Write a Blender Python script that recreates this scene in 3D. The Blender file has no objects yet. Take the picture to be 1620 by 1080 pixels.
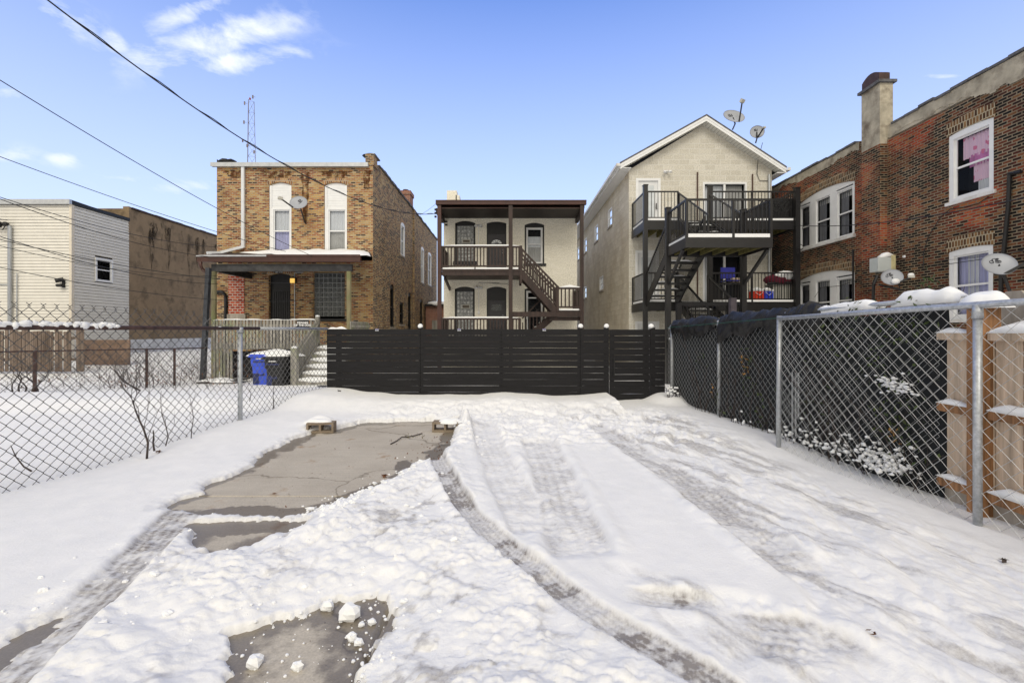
import bpy, math, random
import numpy as np
from mathutils import Vector, Matrix
random.seed(7)
# ------------------------------------------------------------------ camera, sky, sun, exposure
SC = bpy.context.scene
COL = SC.collection
CZ = 1.4; F = 720.0; CX = 805.0; CY = 524.0
cam = bpy.data.cameras.new('camera'); camo = bpy.data.objects.new('camera', cam); COL.objects.link(camo)
cam.sensor_width = 36; cam.lens = 16.0; cam.shift_x = 5/1620; cam.shift_y = -16/1620
cam.clip_start = .05; cam.clip_end = 1500
camo.location = (0, 0, CZ); camo.rotation_euler = (math.radians(90), 0, 0)
SC.camera = camo
SC.view_settings.view_transform = 'Standard'; SC.view_settings.look = 'None'
SC.view_settings.exposure = EXPOSURE = 0.66; SC.view_settings.gamma = 1
SUN_EL, SUN_AZ = 40, 183      # azimuth measured clockwise from +Y: behind the camera, a little left
w = bpy.data.worlds.new('World'); SC.world = w; w.use_nodes = True
SKYR, SKYG, SKYB = 0.66, 0.97, 1.62
def _world():
    nt = w.node_tree; N = nt.nodes; L = nt.links
    bg = N['Background']; bg.inputs[1].default_value = 0.12
    sky = N.new('ShaderNodeTexSky'); sky.sky_type = 'NISHITA'; sky.sun_disc = False
    sky.sun_elevation = math.radians(SUN_EL); sky.sun_rotation = math.radians(SUN_AZ)
    sky.air_density = 1.0; sky.dust_density = 0.6; sky.ozone_density = 2.0
    tc = N.new('ShaderNodeTexCoord')
    sep = N.new('ShaderNodeSeparateXYZ'); L.new(tc.outputs['Generated'], sep.inputs[0])
    def M(op, a, b=None, c=None, clamp=False):
        m = N.new('ShaderNodeMath'); m.operation = op; m.use_clamp = clamp
        for i, v in enumerate((a, b, c)):
            if v is None: continue
            if isinstance(v, (int, float)): m.inputs[i].default_value = v
            else: L.new(v, m.inputs[i])
        return m.outputs[0]
    x, y, z = sep.outputs
    ys = M('MAXIMUM', y, .05)
    a = M('DIVIDE', x, ys); e = M('DIVIDE', z, ys)
    # wispy clouds: soft direction blobs broken up by noise
    nz = N.new('ShaderNodeTexNoise'); nz.inputs['Scale'].default_value = 9; nz.inputs['Detail'].default_value = 9
    nz.inputs['Roughness'].default_value = .62; nz.inputs['Distortion'].default_value = .35
    mp = N.new('ShaderNodeMapping'); mp.inputs['Scale'].default_value = (1, 1, 2.1); mp.inputs['Location'].default_value = (.3, .1, .75)
    L.new(tc.outputs['Generated'], mp.inputs[0]); L.new(mp.outputs[0], nz.inputs['Vector'])
    nf = nz.outputs['Fac']
    blobs = [(330, 66, 118, 30, .22, .85), (385, 96, 85, 18, .12, .9), (300, 18, 90, 20, .45, .7), (110, 30, 70, 22, -.6, .6), (180, 66, 28, 14, -.5, .7),
             (18, 148, 30, 16, 0, .8), (100, 252, 30, 12, 0, .65), (300, 297, 60, 14, 0, .55), (190, 283, 40, 10, 0, .4), (20, 245, 40, 12, 0, .5), (1490, 121, 45, 5, 0, .55), (1550, 60, 30, 6, .3, .4)]
    tot = None
    for (px, py, sx, sy, rot, k) in blobs:
        ca, ce = (px-CX)/F, (CY-py)/F
        da = M('SUBTRACT', a, ca); de = M('SUBTRACT', e, ce)
        c_, s_ = math.cos(rot), math.sin(rot)
        u = M('ADD', M('MULTIPLY', da, c_), M('MULTIPLY', de, s_)); v = M('SUBTRACT', M('MULTIPLY', de, c_), M('MULTIPLY', da, s_))
        u = M('DIVIDE', u, sx/F); v = M('DIVIDE', v, sy/F)
        r2 = M('ADD', M('MULTIPLY', u, u), M('MULTIPLY', v, v))
        g = M('MULTIPLY', M('POWER', 2.718, M('MULTIPLY', r2, -.8)), k)
        tot = g if tot is None else M('MAXIMUM', tot, g)
    cl = M('ADD', M('MULTIPLY', tot, .9), M('MULTIPLY', M('SUBTRACT', nf, .5), 2.6))
    cl = M('SUBTRACT', cl, .27); cl = M('MULTIPLY', cl, 1.6, clamp=True)
    cl = M('MULTIPLY', cl, M('MINIMUM', M('MULTIPLY', tot, 2.2), 1.0))
    front = M('GREATER_THAN', y, .06); cl = M('MULTIPLY', cl, front)
    cl = M('MULTIPLY', cl, .92)
    # unseen bright cloud bank behind the photographer, tinted warm to offset the blue skylight
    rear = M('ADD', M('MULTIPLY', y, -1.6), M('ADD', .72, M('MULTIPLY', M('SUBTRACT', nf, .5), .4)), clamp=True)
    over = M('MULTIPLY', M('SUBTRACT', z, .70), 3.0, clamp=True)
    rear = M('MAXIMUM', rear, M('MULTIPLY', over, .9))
    # pale haze towards the horizon and a gentler blue above
    hz = M('POWER', M('MAXIMUM', M('SUBTRACT', 1.0, M('MULTIPLY', M('MAXIMUM', z, 0.0), 1.55)), 0.0), .85)
    mix0 = N.new('ShaderNodeMix'); mix0.data_type = 'RGBA'; L.new(M('MULTIPLY', hz, .97), mix0.inputs['Factor'])
    hs = N.new('ShaderNodeMix'); hs.data_type = 'RGBA'; hs.blend_type = 'MULTIPLY'; hs.inputs['Factor'].default_value = 1
    L.new(sky.outputs[0], hs.inputs[6]); hs.inputs[7].default_value = (SKYR, SKYG, SKYB, 1)
    L.new(hs.outputs[2], mix0.inputs[6]); mix0.inputs[7].default_value = (4.5, 4.9, 5.5, 1)
    mix1 = N.new('ShaderNodeMix'); mix1.data_type = 'RGBA'; L.new(cl, mix1.inputs['Factor'])
    L.new(mix0.outputs[2], mix1.inputs[6]); mix1.inputs[7].default_value = (5.5, 5.8, 6.2, 1)
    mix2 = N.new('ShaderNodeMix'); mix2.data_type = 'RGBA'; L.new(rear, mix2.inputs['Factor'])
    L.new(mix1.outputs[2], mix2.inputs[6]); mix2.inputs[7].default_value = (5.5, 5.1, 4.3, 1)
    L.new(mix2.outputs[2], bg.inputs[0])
_world()
sl = bpy.data.lights.new('sun', 'SUN'); sl.energy = .8; sl.angle = math.radians(25); sl.color = (1, .94, .84)
so = bpy.data.objects.new('sun', sl); COL.objects.link(so); so.location = (0, -5, 20)
_d = Vector((math.sin(math.radians(SUN_AZ))*math.cos(math.radians(SUN_EL)), math.cos(math.radians(SUN_AZ))*math.cos(math.radians(SUN_EL)), math.sin(math.radians(SUN_EL))))
so.rotation_euler = (-_d).to_track_quat('-Z', 'Y').to_euler()

# ------------------------------------------------------------------ measuring helpers
def P(px, py, d): return Vector(((px-CX)/F*d, d, CZ+(CY-py)/F*d))
def XX(px, d): return (px-CX)/F*d
def ZZ(py, d): return CZ+(CY-py)/F*d
def G(px, py, z=0.0):
    d = F*(CZ-z)/(py-CY); return ((px-CX)/F*d, d)

# ------------------------------------------------------------------ materials
MATS = {}
def new_mat(name):
    m = bpy.data.materials.new(name); m.use_nodes = True
    return m, m.node_tree.nodes, m.node_tree.links, m.node_tree.nodes['Principled BSDF']
def c4(c): return (c[0], c[1], c[2], 1)
def ramp(N, stops, interp='LINEAR'):
    r = N.new('ShaderNodeValToRGB'); cr = r.color_ramp; cr.interpolation = interp
    while len(cr.elements) < len(stops): cr.elements.new(.5)
    for el, (p, c) in zip(cr.elements, stops): el.position = p; el.color = c4(c)
    return r
def noise(N, L, vec, scale, detail=4, rough=.55, stretch=None):
    n = N.new('ShaderNodeTexNoise'); n.inputs['Scale'].default_value = scale; n.inputs['Detail'].default_value = detail; n.inputs['Roughness'].default_value = rough
    if stretch:
        mp = N.new('ShaderNodeMapping'); mp.inputs['Scale'].default_value = stretch; L.new(vec, mp.inputs[0]); vec = mp.outputs[0]
    L.new(vec, n.inputs['Vector']); return n.outputs['Fac']
def mixc(N, L, fac, a, b, mode='MIX'):
    m = N.new('ShaderNodeMix'); m.data_type = 'RGBA'; m.blend_type = mode
    for i, v in ((0, fac), (6, a), (7, b)):
        if isinstance(v, (int, float)): m.inputs[i].default_value = v
        elif isinstance(v, tuple): m.inputs[i].default_value = c4(v)
        else: L.new(v, m.inputs[i])
    return m.outputs[2]
def bump(N, L, bs, h, strength, dist):
    b = N.new('ShaderNodeBump'); b.inputs['Strength'].default_value = strength; b.inputs['Distance'].default_value = dist
    L.new(h, b.inputs['Height']); L.new(b.outputs[0], bs.inputs['Normal'])
def mat(name, col, rough=.7, var=.18, scale=6, metal=0, bmp=.15, stretch=None, col2=None, spec=.4, grime=None):
    if name in MATS: return MATS[name]
    m, N, L, bs = new_mat(name)
    g = N.new('ShaderNodeNewGeometry').outputs['Position']
    n1 = noise(N, L, g, scale, 6, .6, stretch)
    lo = tuple(c*(1-var*1.4) for c in col); hi = col2 or tuple(min(1, c*(1+var)) for c in col)
    r = ramp(N, [(.3, lo), (.7, hi)]); L.new(n1, r.inputs[0]); out = r.outputs[0]
    if grime:
        n2 = noise(N, L, g, 1.7, 6, .65); r2 = ramp(N, [(.5, (0, 0, 0)), (.68, (1, 1, 1))]); L.new(n2, r2.inputs[0])
        out = mixc(N, L, r2.outputs[0], out, grime)
    L.new(out, bs.inputs['Base Color'])
    bs.inputs['Roughness'].default_value = rough; bs.inputs['Metallic'].default_value = metal
    bs.inputs['Specular IOR Level'].default_value = spec
    if bmp: bump(N, L, bs, noise(N, L, g, scale*5, 3, .6, stretch), bmp, .01)
    MATS[name] = m; return m
def boxuv(N, L):
    """wall coordinates in metres: (along the wall, height)"""
    g = N.new('ShaderNodeNewGeometry'); sp = N.new('ShaderNodeSeparateXYZ'); L.new(g.outputs['Position'], sp.inputs[0])
    sn = N.new('ShaderNodeSeparateXYZ'); L.new(g.outputs['Normal'], sn.inputs[0])
    ax = N.new('ShaderNodeMath'); ax.operation = 'ABSOLUTE'; L.new(sn.outputs[0], ax.inputs[0])
    gt = N.new('ShaderNodeMath'); gt.operation = 'GREATER_THAN'; L.new(ax.outputs[0], gt.inputs[0]); gt.inputs[1].default_value = .6
    mx = N.new('ShaderNodeMix'); mx.data_type = 'FLOAT'; L.new(gt.outputs[0], mx.inputs[0]); L.new(sp.outputs[0], mx.inputs[2]); L.new(sp.outputs[1], mx.inputs[3])
    cb = N.new('ShaderNodeCombineXYZ'); L.new(mx.outputs[0], cb.inputs[0]); L.new(sp.outputs[2], cb.inputs[1])
    return cb.outputs[0], g.outputs['Position']
def brick_mat(name, stops, mortar, bw=.195, bh=.069, ms=.0125, soot=None, sootpos=(.5, .7), patch=None, patchpos=(.52, .64), rough=.85, bstr=.6, soft=.15, mvar=.2, patchscale=.55):
    m, N, L, bs = new_mat(name)
    uv, pos = boxuv(N, L)
    # slightly wavering courses
    dn = N.new('ShaderNodeTexNoise'); dn.inputs['Scale'].default_value = 2.5; L.new(uv, dn.inputs['Vector'])
    va = N.new('ShaderNodeVectorMath'); va.operation = 'MULTIPLY_ADD'; L.new(dn.outputs['Color'], va.inputs[0]); va.inputs[1].default_value = (.02, .02, 0); L.new(uv, va.inputs[2])
    b = N.new('ShaderNodeTexBrick'); L.new(va.outputs[0], b.inputs['Vector'])
    b.inputs['Scale'].default_value = 1; b.inputs['Brick Width'].default_value = bw; b.inputs['Row Height'].default_value = bh
    b.inputs['Mortar Size'].default_value = ms; b.inputs['Mortar Smooth'].default_value = soft
    b.inputs['Color1'].default_value = (0, 0, 0, 1); b.inputs['Color2'].default_value = (1, 1, 1, 1); b.inputs['Mortar'].default_value = (.5, .5, .5, 1)
    r = ramp(N, stops, 'LINEAR'); L.new(b.outputs['Color'], r.inputs[0]); out = r.outputs[0]
    if patch:   # areas where another kind of brick dominates
        n2 = noise(N, L, uv, patchscale, 3, .6); r2 = ramp(N, [(patchpos[0], (0, 0, 0)), (patchpos[1], (1, 1, 1))]); L.new(n2, r2.inputs[0])
        rp = ramp(N, patch); L.new(b.outputs['Color'], rp.inputs[0]); out = mixc(N, L, r2.outputs[0], out, rp.outputs[0])
    nv = noise(N, L, uv, 22, 4, .6); rv = ramp(N, [(.3, (.72, .72, .72)), (.7, (1.2, 1.2, 1.2))]); L.new(nv, rv.inputs[0])
    out = mixc(N, L, 1.0, out, rv.outputs[0], 'MULTIPLY')
    nm = noise(N, L, uv, 3, 4, .6); rm = ramp(N, [(.3, tuple(c*(1-mvar) for c in mortar)), (.7, tuple(c*(1+mvar) for c in mortar))]); L.new(nm, rm.inputs[0])
    out = mixc(N, L, b.outputs['Fac'], out, rm.outputs[0])
    if soot:
        n3 = noise(N, L, uv, .9, 6, .65, (1, .6, 1)); r3 = ramp(N, [(sootpos[0], (0, 0, 0)), (sootpos[1], (1, 1, 1))]); L.new(n3, r3.inputs[0])
        f = N.new('ShaderNodeMath'); f.operation = 'MULTIPLY'; L.new(r3.outputs[0], f.inputs[0]); f.inputs[1].default_value = .75
        out = mixc(N, L, f.outputs[0], out, soot, 'MULTIPLY')
    L.new(out, bs.inputs['Base Color']); bs.inputs['Roughness'].default_value = rough; bs.inputs['Specular IOR Level'].default_value = .2
    iv = N.new('ShaderNodeMath'); iv.operation = 'SUBTRACT'; iv.inputs[0].default_value = 1; L.new(b.outputs['Fac'], iv.inputs[1])
    ad = N.new('ShaderNodeMath'); ad.operation = 'MULTIPLY_ADD'; L.new(nv, ad.inputs[0]); ad.inputs[1].default_value = .5; L.new(iv.outputs[0], ad.inputs[2])
    bump(N, L, bs, ad.outputs[0], bstr, .012)
    MATS[name] = m; return m
TAN = brick_mat('tan_common_brick', [(0, (.03, .022, .02)), (.10, (.06, .035, .025)), (.18, (.23, .07, .035)), (.42, (.33, .135, .05)), (.6, (.40, .205, .075)), (.8, (.45, .285, .11)), (1, (.50, .38, .21))], (.37, .305, .21),
                patch=[(0, (.05, .03, .025)), (.3, (.42, .15, .06)), (.6, (.50, .27, .09)), (1, (.58, .38, .13))], soot=(.25, .17, .12), sootpos=(.55, .75))
TANSIDE = brick_mat('tan_side_brick', [(0, (.02, .017, .014)), (.15, (.06, .04, .03)), (.3, (.17, .07, .03)), (.55, (.31, .16, .06)), (.8, (.40, .25, .09)), (1, (.46, .33, .16))], (.38, .33, .25),
                soot=(.5, .43, .36), sootpos=(.5, .75))
REDB = brick_mat('dark_red_common_brick', [(0, (.009, .008, .008)), (.35, (.018, .013, .012)), (.5, (.055, .022, .016)), (.68, (.13, .036, .02)), (.85, (.16, .06, .03)), (1, (.22, .115, .05))], (.26, .215, .15),
                 patch=[(0, (.03, .016, .012)), (.2, (.27, .04, .018)), (.6, (.42, .065, .028)), (1, (.38, .14, .05))], patchpos=(.5, .6), soot=(.45, .4, .38), sootpos=(.45, .66), patchscale=.38, ms=.0115)
REDPATCH = brick_mat('orange_red_infill_brick', [(0, (.30, .04, .02)), (.5, (.48, .07, .03)), (1, (.56, .14, .07))], (.52, .47, .40), bw=.2, bh=.1, ms=.014)
CREAMB = brick_mat('cream_painted_brick', [(0, (.84, .80, .68)), (1, (.90, .86, .75))], (.81, .77, .65), bw=.2, bh=.069, ms=.006, bstr=.28, soft=.6, mvar=.04, rough=.7, soot=(.85, .82, .76), sootpos=(.6, .8))
CMU = brick_mat('cream_split_block', [(0, (.58, .55, .475)), (.5, (.62, .59, .51)), (1, (.66, .63, .555))], (.69, .675, .62), bw=.42, bh=.215, ms=.012, bstr=.5, soft=.3, mvar=.05)
CMUSIDE = brick_mat('weathered_block', [(0, (.54, .49, .40)), (.5, (.59, .54, .44)), (1, (.64, .59, .49))], (.54, .49, .40), bw=.42, bh=.215, ms=.008, bstr=.9, soft=.5, mvar=.05, soot=(.72, .65, .55), sootpos=(.45, .72))
CHIMB = brick_mat('red_chimney_brick', [(0, (.22, .07, .045)), (1, (.38, .13, .08))], (.33, .27, .22))
ROWLOCK = brick_mat('rowlock_arch_brick', [(0, (.03, .02, .015)), (.4, (.12, .06, .03)), (1, (.28, .16, .07))], (.40, .34, .24), bw=.075, bh=.16, ms=.012)
ROWTAN = brick_mat('tan_rowlock_arch_brick', [(0, (.10, .05, .03)), (.4, (.33, .15, .06)), (1, (.50, .30, .13))], (.40, .34, .26), bw=.075, bh=.16, ms=.012)
STUC = mat('stained_stucco', (.42, .38, .30), .9, .25, 3, bmp=.5, grime=(.16, .13, .10))
BROWNST = mat('brown_stucco', (.27, .195, .12), .9, .14, 1.2, bmp=.3, grime=(.13, .095, .06))
WHITE = mat('white_vinyl', (.78, .79, .80), .45, .04, 4, bmp=0)
WPAINT = mat('weathered_white_paint', (.74, .74, .73), .6, .08, 5, bmp=.1, grime=(.55, .53, .49))
FOUND = mat('painted_foundation', (.66, .67, .69), .8, .12, 3, bmp=.3, grime=(.45, .45, .45))
SIDING = mat('cream_vinyl_siding', (.70, .675, .61), .5, .05, 3, bmp=.05)
SIDTRIM = mat('siding_corner_trim', (.66, .60, .50), .5, .05, 3, bmp=0)
DWOOD = mat('dark_brown_painted_wood', (.036, .020, .016), .5, .35, 9, bmp=.25, stretch=(1, 1, .25), spec=.4)
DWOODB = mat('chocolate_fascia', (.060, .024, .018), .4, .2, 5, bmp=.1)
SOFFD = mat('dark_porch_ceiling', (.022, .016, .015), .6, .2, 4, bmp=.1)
CHAR = mat('charcoal_painted_wood', (.0085, .008, .0095), .62, .35, 14, bmp=.3, stretch=(.3, 1, 2.5), spec=.3)
IRON = mat('black_coated_metal', (.012, .0115, .0125), .42, .2, 10, bmp=.05, spec=.5)
JOIST = mat('treated_joist_wood', (.13, .115, .035), .8, .35, 7, bmp=.3)
GALV = mat('galvanised_steel', (.46, .48, .50), .42, .22, 40, metal=.55, bmp=.1, grime=(.34, .36, .40))
WIRE = mat('galvanised_wire', (.50, .51, .52), .45, .15, 30, metal=.4, bmp=0)
OLDWIRE = mat('weathered_fence_wire', (.075, .075, .08), .6, .3, 30, metal=.3, bmp=0)
RUST = mat('rusty_pipe', (.05, .035, .035), .7, .4, 12, bmp=.2, col2=(.11, .06, .05))
ALU = mat('aluminium_gutter', (.50, .52, .55), .4, .1, 6, metal=.5, bmp=0)
BLK = mat('black_rubber', (.012, .012, .013), .5, .2, 8, bmp=0)
TRIMB = mat('black_trim_paint', (.014, .014, .016), .45, .2, 8, bmp=.1)
DOORG = mat('charcoal_door_paint', (.038, .036, .042), .4, .1, 6, bmp=0)
GREYW = mat('weathered_grey_wood', (.30, .285, .255), .9, .4, 7, bmp=.5, stretch=(1, 1, .15), grime=(.27, .29, .17))
BROWNW = mat('old_brown_pickets', (.15, .10, .07), .9, .5, 5, bmp=.4, stretch=(2.5, 1, .12), col2=(.26, .20, .16))
CEDAR = mat('fresh_cedar', (.56, .44, .33), .75, .3, 7, bmp=.35, stretch=(3, 3, .22), grime=(.52, .40, .29))
TREATED = mat('treated_post_wood', (.30, .15, .065), .6, .45, 6, bmp=.25, stretch=(5, 5, .35))
GREYPK = mat('silvered_cedar', (.36, .32, .27), .85, .3, 4, bmp=.3, stretch=(2, 2, .3))
CONC = mat('block_concrete', (.25, .20, .15), .9, .2, 14, bmp=.6)
SNOWCAP = mat('snow_cap', (.86, .87, .88), .7, .02, 6, bmp=.12)
TARP = mat('black_plastic_sheet', (.014, .014, .015), .42, .3, 9, bmp=1.0, spec=.35, stretch=(1, .5, 1.6))
MESHFAB = mat('black_privacy_fabric', (.010, .012, .014), .8, .3, 60, bmp=.3)
BLUEP = mat('blue_bin_plastic', (.05, .11, .72), .45, .1, 8, bmp=.03)
REDP = mat('red_cooler_plastic', (.65, .05, .02), .4, .08, 8, bmp=0)
COOLB = mat('blue_cooler_plastic', (.03, .06, .55), .4, .08, 8, bmp=0)
DARKP = mat('black_bin_plastic', (.016, .016, .018), .45, .15, 8, bmp=.03)
LEAF = mat('evergreen_leaf', (.05, .075, .02), .6, .4, 9, bmp=0)
DRYLEAF = mat('dry_brown_leaf', (.16, .07, .03), .8, .4, 9, bmp=0)
YLEAF = mat('yellowed_leaf', (.38, .20, .05), .7, .4, 9, bmp=0)
TWIG = mat('bare_twig_bark', (.055, .042, .038), .9, .4, 12, bmp=.3)
DISHG = mat('grey_dish_enamel', (.36, .38, .42), .4, .06, 3, bmp=0)
DISHL = mat('grey_plastic', (.50, .49, .44), .5, .08, 8, bmp=0)
INK = mat('dark_print', (.05, .05, .06), .6, .05, 3, bmp=0)
SIGNW = mat('white_print', (.8, .8, .8), .6, .02, 3, bmp=0)
CURT = mat('white_curtain_cloth', (.62, .63, .66), .9, .12, 3, bmp=.3, stretch=(9, 9, .2))
LILAC = mat('lilac_curtain_cloth', (.42, .42, .62), .9, .2, 3, bmp=.3, stretch=(7, 7, .2))
DRAPE = mat('grey_drape_cloth', (.20, .20, .22), .9, .3, 3, bmp=.3, stretch=(9, 9, .2))
BLIND = mat('grey_window_shade', (.42, .41, .40), .9, .1, 3, bmp=.1)
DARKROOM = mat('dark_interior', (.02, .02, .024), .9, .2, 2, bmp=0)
TILE = mat('roof_shingle', (.12, .12, .13), .9, .3, 8, bmp=.5)
RUSTCAP = mat('rusty_clay_flue', (.06, .03, .026), .6, .3, 5, bmp=.3)
def _pane():
    m, N, L, bs = new_mat('window_glass'); N.remove(bs)
    tr = N.new('ShaderNodeBsdfTransparent'); tr.inputs[0].default_value = (.93, .95, .96, 1)
    gl = N.new('ShaderNodeBsdfGlossy'); gl.inputs['Roughness'].default_value = .03; gl.inputs[0].default_value = (.9, .95, 1, 1)
    lw = N.new('ShaderNodeFresnel'); lw.inputs[0].default_value = 1.14
    mx = N.new('ShaderNodeMixShader'); L.new(lw.outputs[0], mx.inputs[0]); L.new(tr.outputs[0], mx.inputs[1]); L.new(gl.outputs[0], mx.inputs[2])
    L.new(mx.outputs[0], N['Material Output'].inputs[0]); return m
PANE = _pane()
def _glassblock():
    m, N, L, bs = new_mat('glass_block'); g = N.new('ShaderNodeNewGeometry').outputs['Position']
    n = noise(N, L, g, 9, 3, .6); r = ramp(N, [(.32, (.16, .17, .17)), (.5, (.34, .35, .35)), (.72, (.66, .68, .68))]); L.new(n, r.inputs[0])
    L.new(r.outputs[0], bs.inputs['Base Color']); bs.inputs['Roughness'].default_value = .12; bs.inputs['Specular IOR Level'].default_value = .8
    bump(N, L, bs, noise(N, L, g, 30, 2), .5, .02); return m
GBLOCK = _glassblock()
def _glassblock2():
    m, N, L, bs = new_mat('dark_glass_block'); g = N.new('ShaderNodeNewGeometry').outputs['Position']
    n = noise(N, L, g, 22, 3, .6); r = ramp(N, [(.35, (.02, .023, .026)), (.6, (.06, .068, .07)), (.8, (.2, .21, .21))]); L.new(n, r.inputs[0])
    L.new(r.outputs[0], bs.inputs['Base Color']); bs.inputs['Roughness'].default_value = .15; bs.inputs['Specular IOR Level'].default_value = .6
    bump(N, L, bs, noise(N, L, g, 30, 2), .5, .02); return m
GBLOCKD = _glassblock2()
def _pink():
    m, N, L, bs = new_mat('pink_dotted_sheet'); g = N.new('ShaderNodeNewGeometry').outputs['Position']
    v = N.new('ShaderNodeTexVoronoi'); v.inputs['Scale'].default_value = 5; L.new(g, v.inputs['Vector'])
    r = ramp(N, [(.0, (.62, .03, .18)), (.26, (.62, .03, .18)), (.30, (.74, .48, .62))]); L.new(v.outputs['Distance'], r.inputs[0])
    c = mixc(N, L, .25, r.outputs[0], (.80, .68, .76)); L.new(c, bs.inputs['Base Color']); bs.inputs['Roughness'].default_value = .9
    return m
PINK = _pink()
def _lamp():
    m, N, L, bs = new_mat('amber_lamp_glass'); bs.inputs['Base Color'].default_value = (.8, .45, .08, 1)
    bs.inputs['Emission Color'].default_value = (1, .62, .15, 1); bs.inputs['Emission Strength'].default_value = .5; return m
LAMP = _lamp()

# ------------------------------------------------------------------ mesh helpers
class MB:
    def __init__(s, o=(0, 0, 0), U=(1, 0, 0), Nn=(0, -1, 0)):
        s.v = []; s.f = []; s.o = Vector(o); s.U = Vector(U); s.N = Vector(Nn); s.Z = Vector((0, 0, 1)); s.smooth = False
    def pt(s, u, n, v): return s.o+s.U*u+s.N*n+s.Z*v
    def box(s, u0, u1, n0, n1, v0, v1):
        b = len(s.v)
        for (u, n, v) in ((u0, n0, v0), (u1, n0, v0), (u1, n1, v0), (u0, n1, v0), (u0, n0, v1), (u1, n0, v1), (u1, n1, v1), (u0, n1, v1)): s.v.append(s.pt(u, n, v))
        for q in ((0, 3, 2, 1), (4, 5, 6, 7), (0, 1, 5, 4), (1, 2, 6, 5), (2, 3, 7, 6), (3, 0, 4, 7)): s.f.append([b+i for i in q])
        return s
    def quad(s, *pts):
        b = len(s.v); s.v += [Vector(p) for p in pts]; s.f.append([b+i for i in range(len(pts))]); return s
    def beam(s, a, b, w, h, up=(0, 0, 1)):
        a = Vector(a); b = Vector(b); d = (b-a).normalized(); up = Vector(up)
        if abs(d.dot(up)) > .98: up = Vector((0, 1, 0))
        r = d.cross(up).normalized(); t = r.cross(d).normalized(); k = len(s.v)
        for p in (a, b):
            for (i, j) in ((-1, -1), (1, -1), (1, 1), (-1, 1)): s.v.append(p+r*(i*w/2)+t*(j*h/2))
        for q in ((0, 1, 2, 3), (7, 6, 5, 4), (0, 4, 5, 1), (1, 5, 6, 2), (2, 6, 7, 3), (3, 7, 4, 0)): s.f.append([k+i for i in q])
        return s
    def tube(s, pts, r, n=6, r2=None, cap=True):
        pts = [Vector(p) for p in pts]; k = len(s.v); m = len(pts)
        for i, p in enumerate(pts):
            d = (pts[min(i+1, m-1)]-pts[max(i-1, 0)])
            if d.length < 1e-9: d = Vector((0, 0, 1))
            d.normalize()
            up = Vector((0, 0, 1)) if abs(d.z) < .95 else Vector((0, 1, 0))
            x = d.cross(up).normalized(); y = x.cross(d).normalized()
            rr = r if r2 is None else r+(r2-r)*i/(m-1)
            for j in range(n):
                a = 2*math.pi*j/n; s.v.append(p+x*(math.cos(a)*rr)+y*(math.sin(a)*rr))
        for i in range(m-1):
            for j in range(n): s.f.append([k+i*n+j, k+i*n+(j+1) % n, k+(i+1)*n+(j+1) % n, k+(i+1)*n+j])
        if cap: s.f.append([k+j for j in range(n)][::-1]); s.f.append([k+(m-1)*n+j for j in range(n)])
        return s
    def blob(s, c, rx, ry, rz, seed=0, n=8, m=5, amp=.18):
        rd = random.Random(seed); c = Vector(c); k = len(s.v)
        for i in range(m+1):
            th = math.pi*i/m
            for j in range(n):
                ph = 2*math.pi*j/n; q = 1+rd.uniform(-amp, amp)
                s.v.append(c+Vector((rx*math.sin(th)*math.cos(ph)*q, ry*math.sin(th)*math.sin(ph)*q, rz*math.cos(th)*(1 if i in (0, m) else q))))
        for i in range(m):
            for j in range(n): s.f.append([k+i*n+j, k+(i+1)*n+j, k+(i+1)*n+(j+1) % n, k+i*n+(j+1) % n])
        return s
    def build(s, name, m, parent=None, smooth=False):
        me = bpy.data.meshes.new(name); me.from_pydata([tuple(p) for p in s.v], [], s.f); me.materials.append(m); me.update()
        if smooth or s.smooth:
            me.polygons.foreach_set('use_smooth', [True]*len(me.polygons))
        o = bpy.data.objects.new(name, me); COL.objects.link(o)
        if parent is not None:
            o.parent = parent; o.matrix_parent_inverse = ORIG[parent.name]
        ORIG[name if False else o.name] = Matrix.Identity(4)
        return o
ORIG = {}
def thing(name, label, cat, loc=(0, 0, 0), group=None):
    o = bpy.data.objects.new(name, None); COL.objects.link(o); o.location = loc; o.empty_display_size = .2
    o['label'] = label; o['category'] = cat
    if group: o['group'] = group
    ORIG[o.name] = Matrix.Translation(Vector(loc)).inverted()
    return o
def tag(o, label, cat, group=None, kind=None):
    if label: o['label'] = label
    if cat: o['category'] = cat
    if group: o['group'] = group
    if kind: o['kind'] = kind
    return o
def copy_thing(o, loc, label=None, rz=0):
    def rec(q, par):
        c = q.copy(); COL.objects.link(c); c.parent = par
        for ch in q.children: rec(ch, c)
        return c
    c = rec(o, None); c.location = loc; c.rotation_euler.z = rz
    if label: c['label'] = label
    return c
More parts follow.
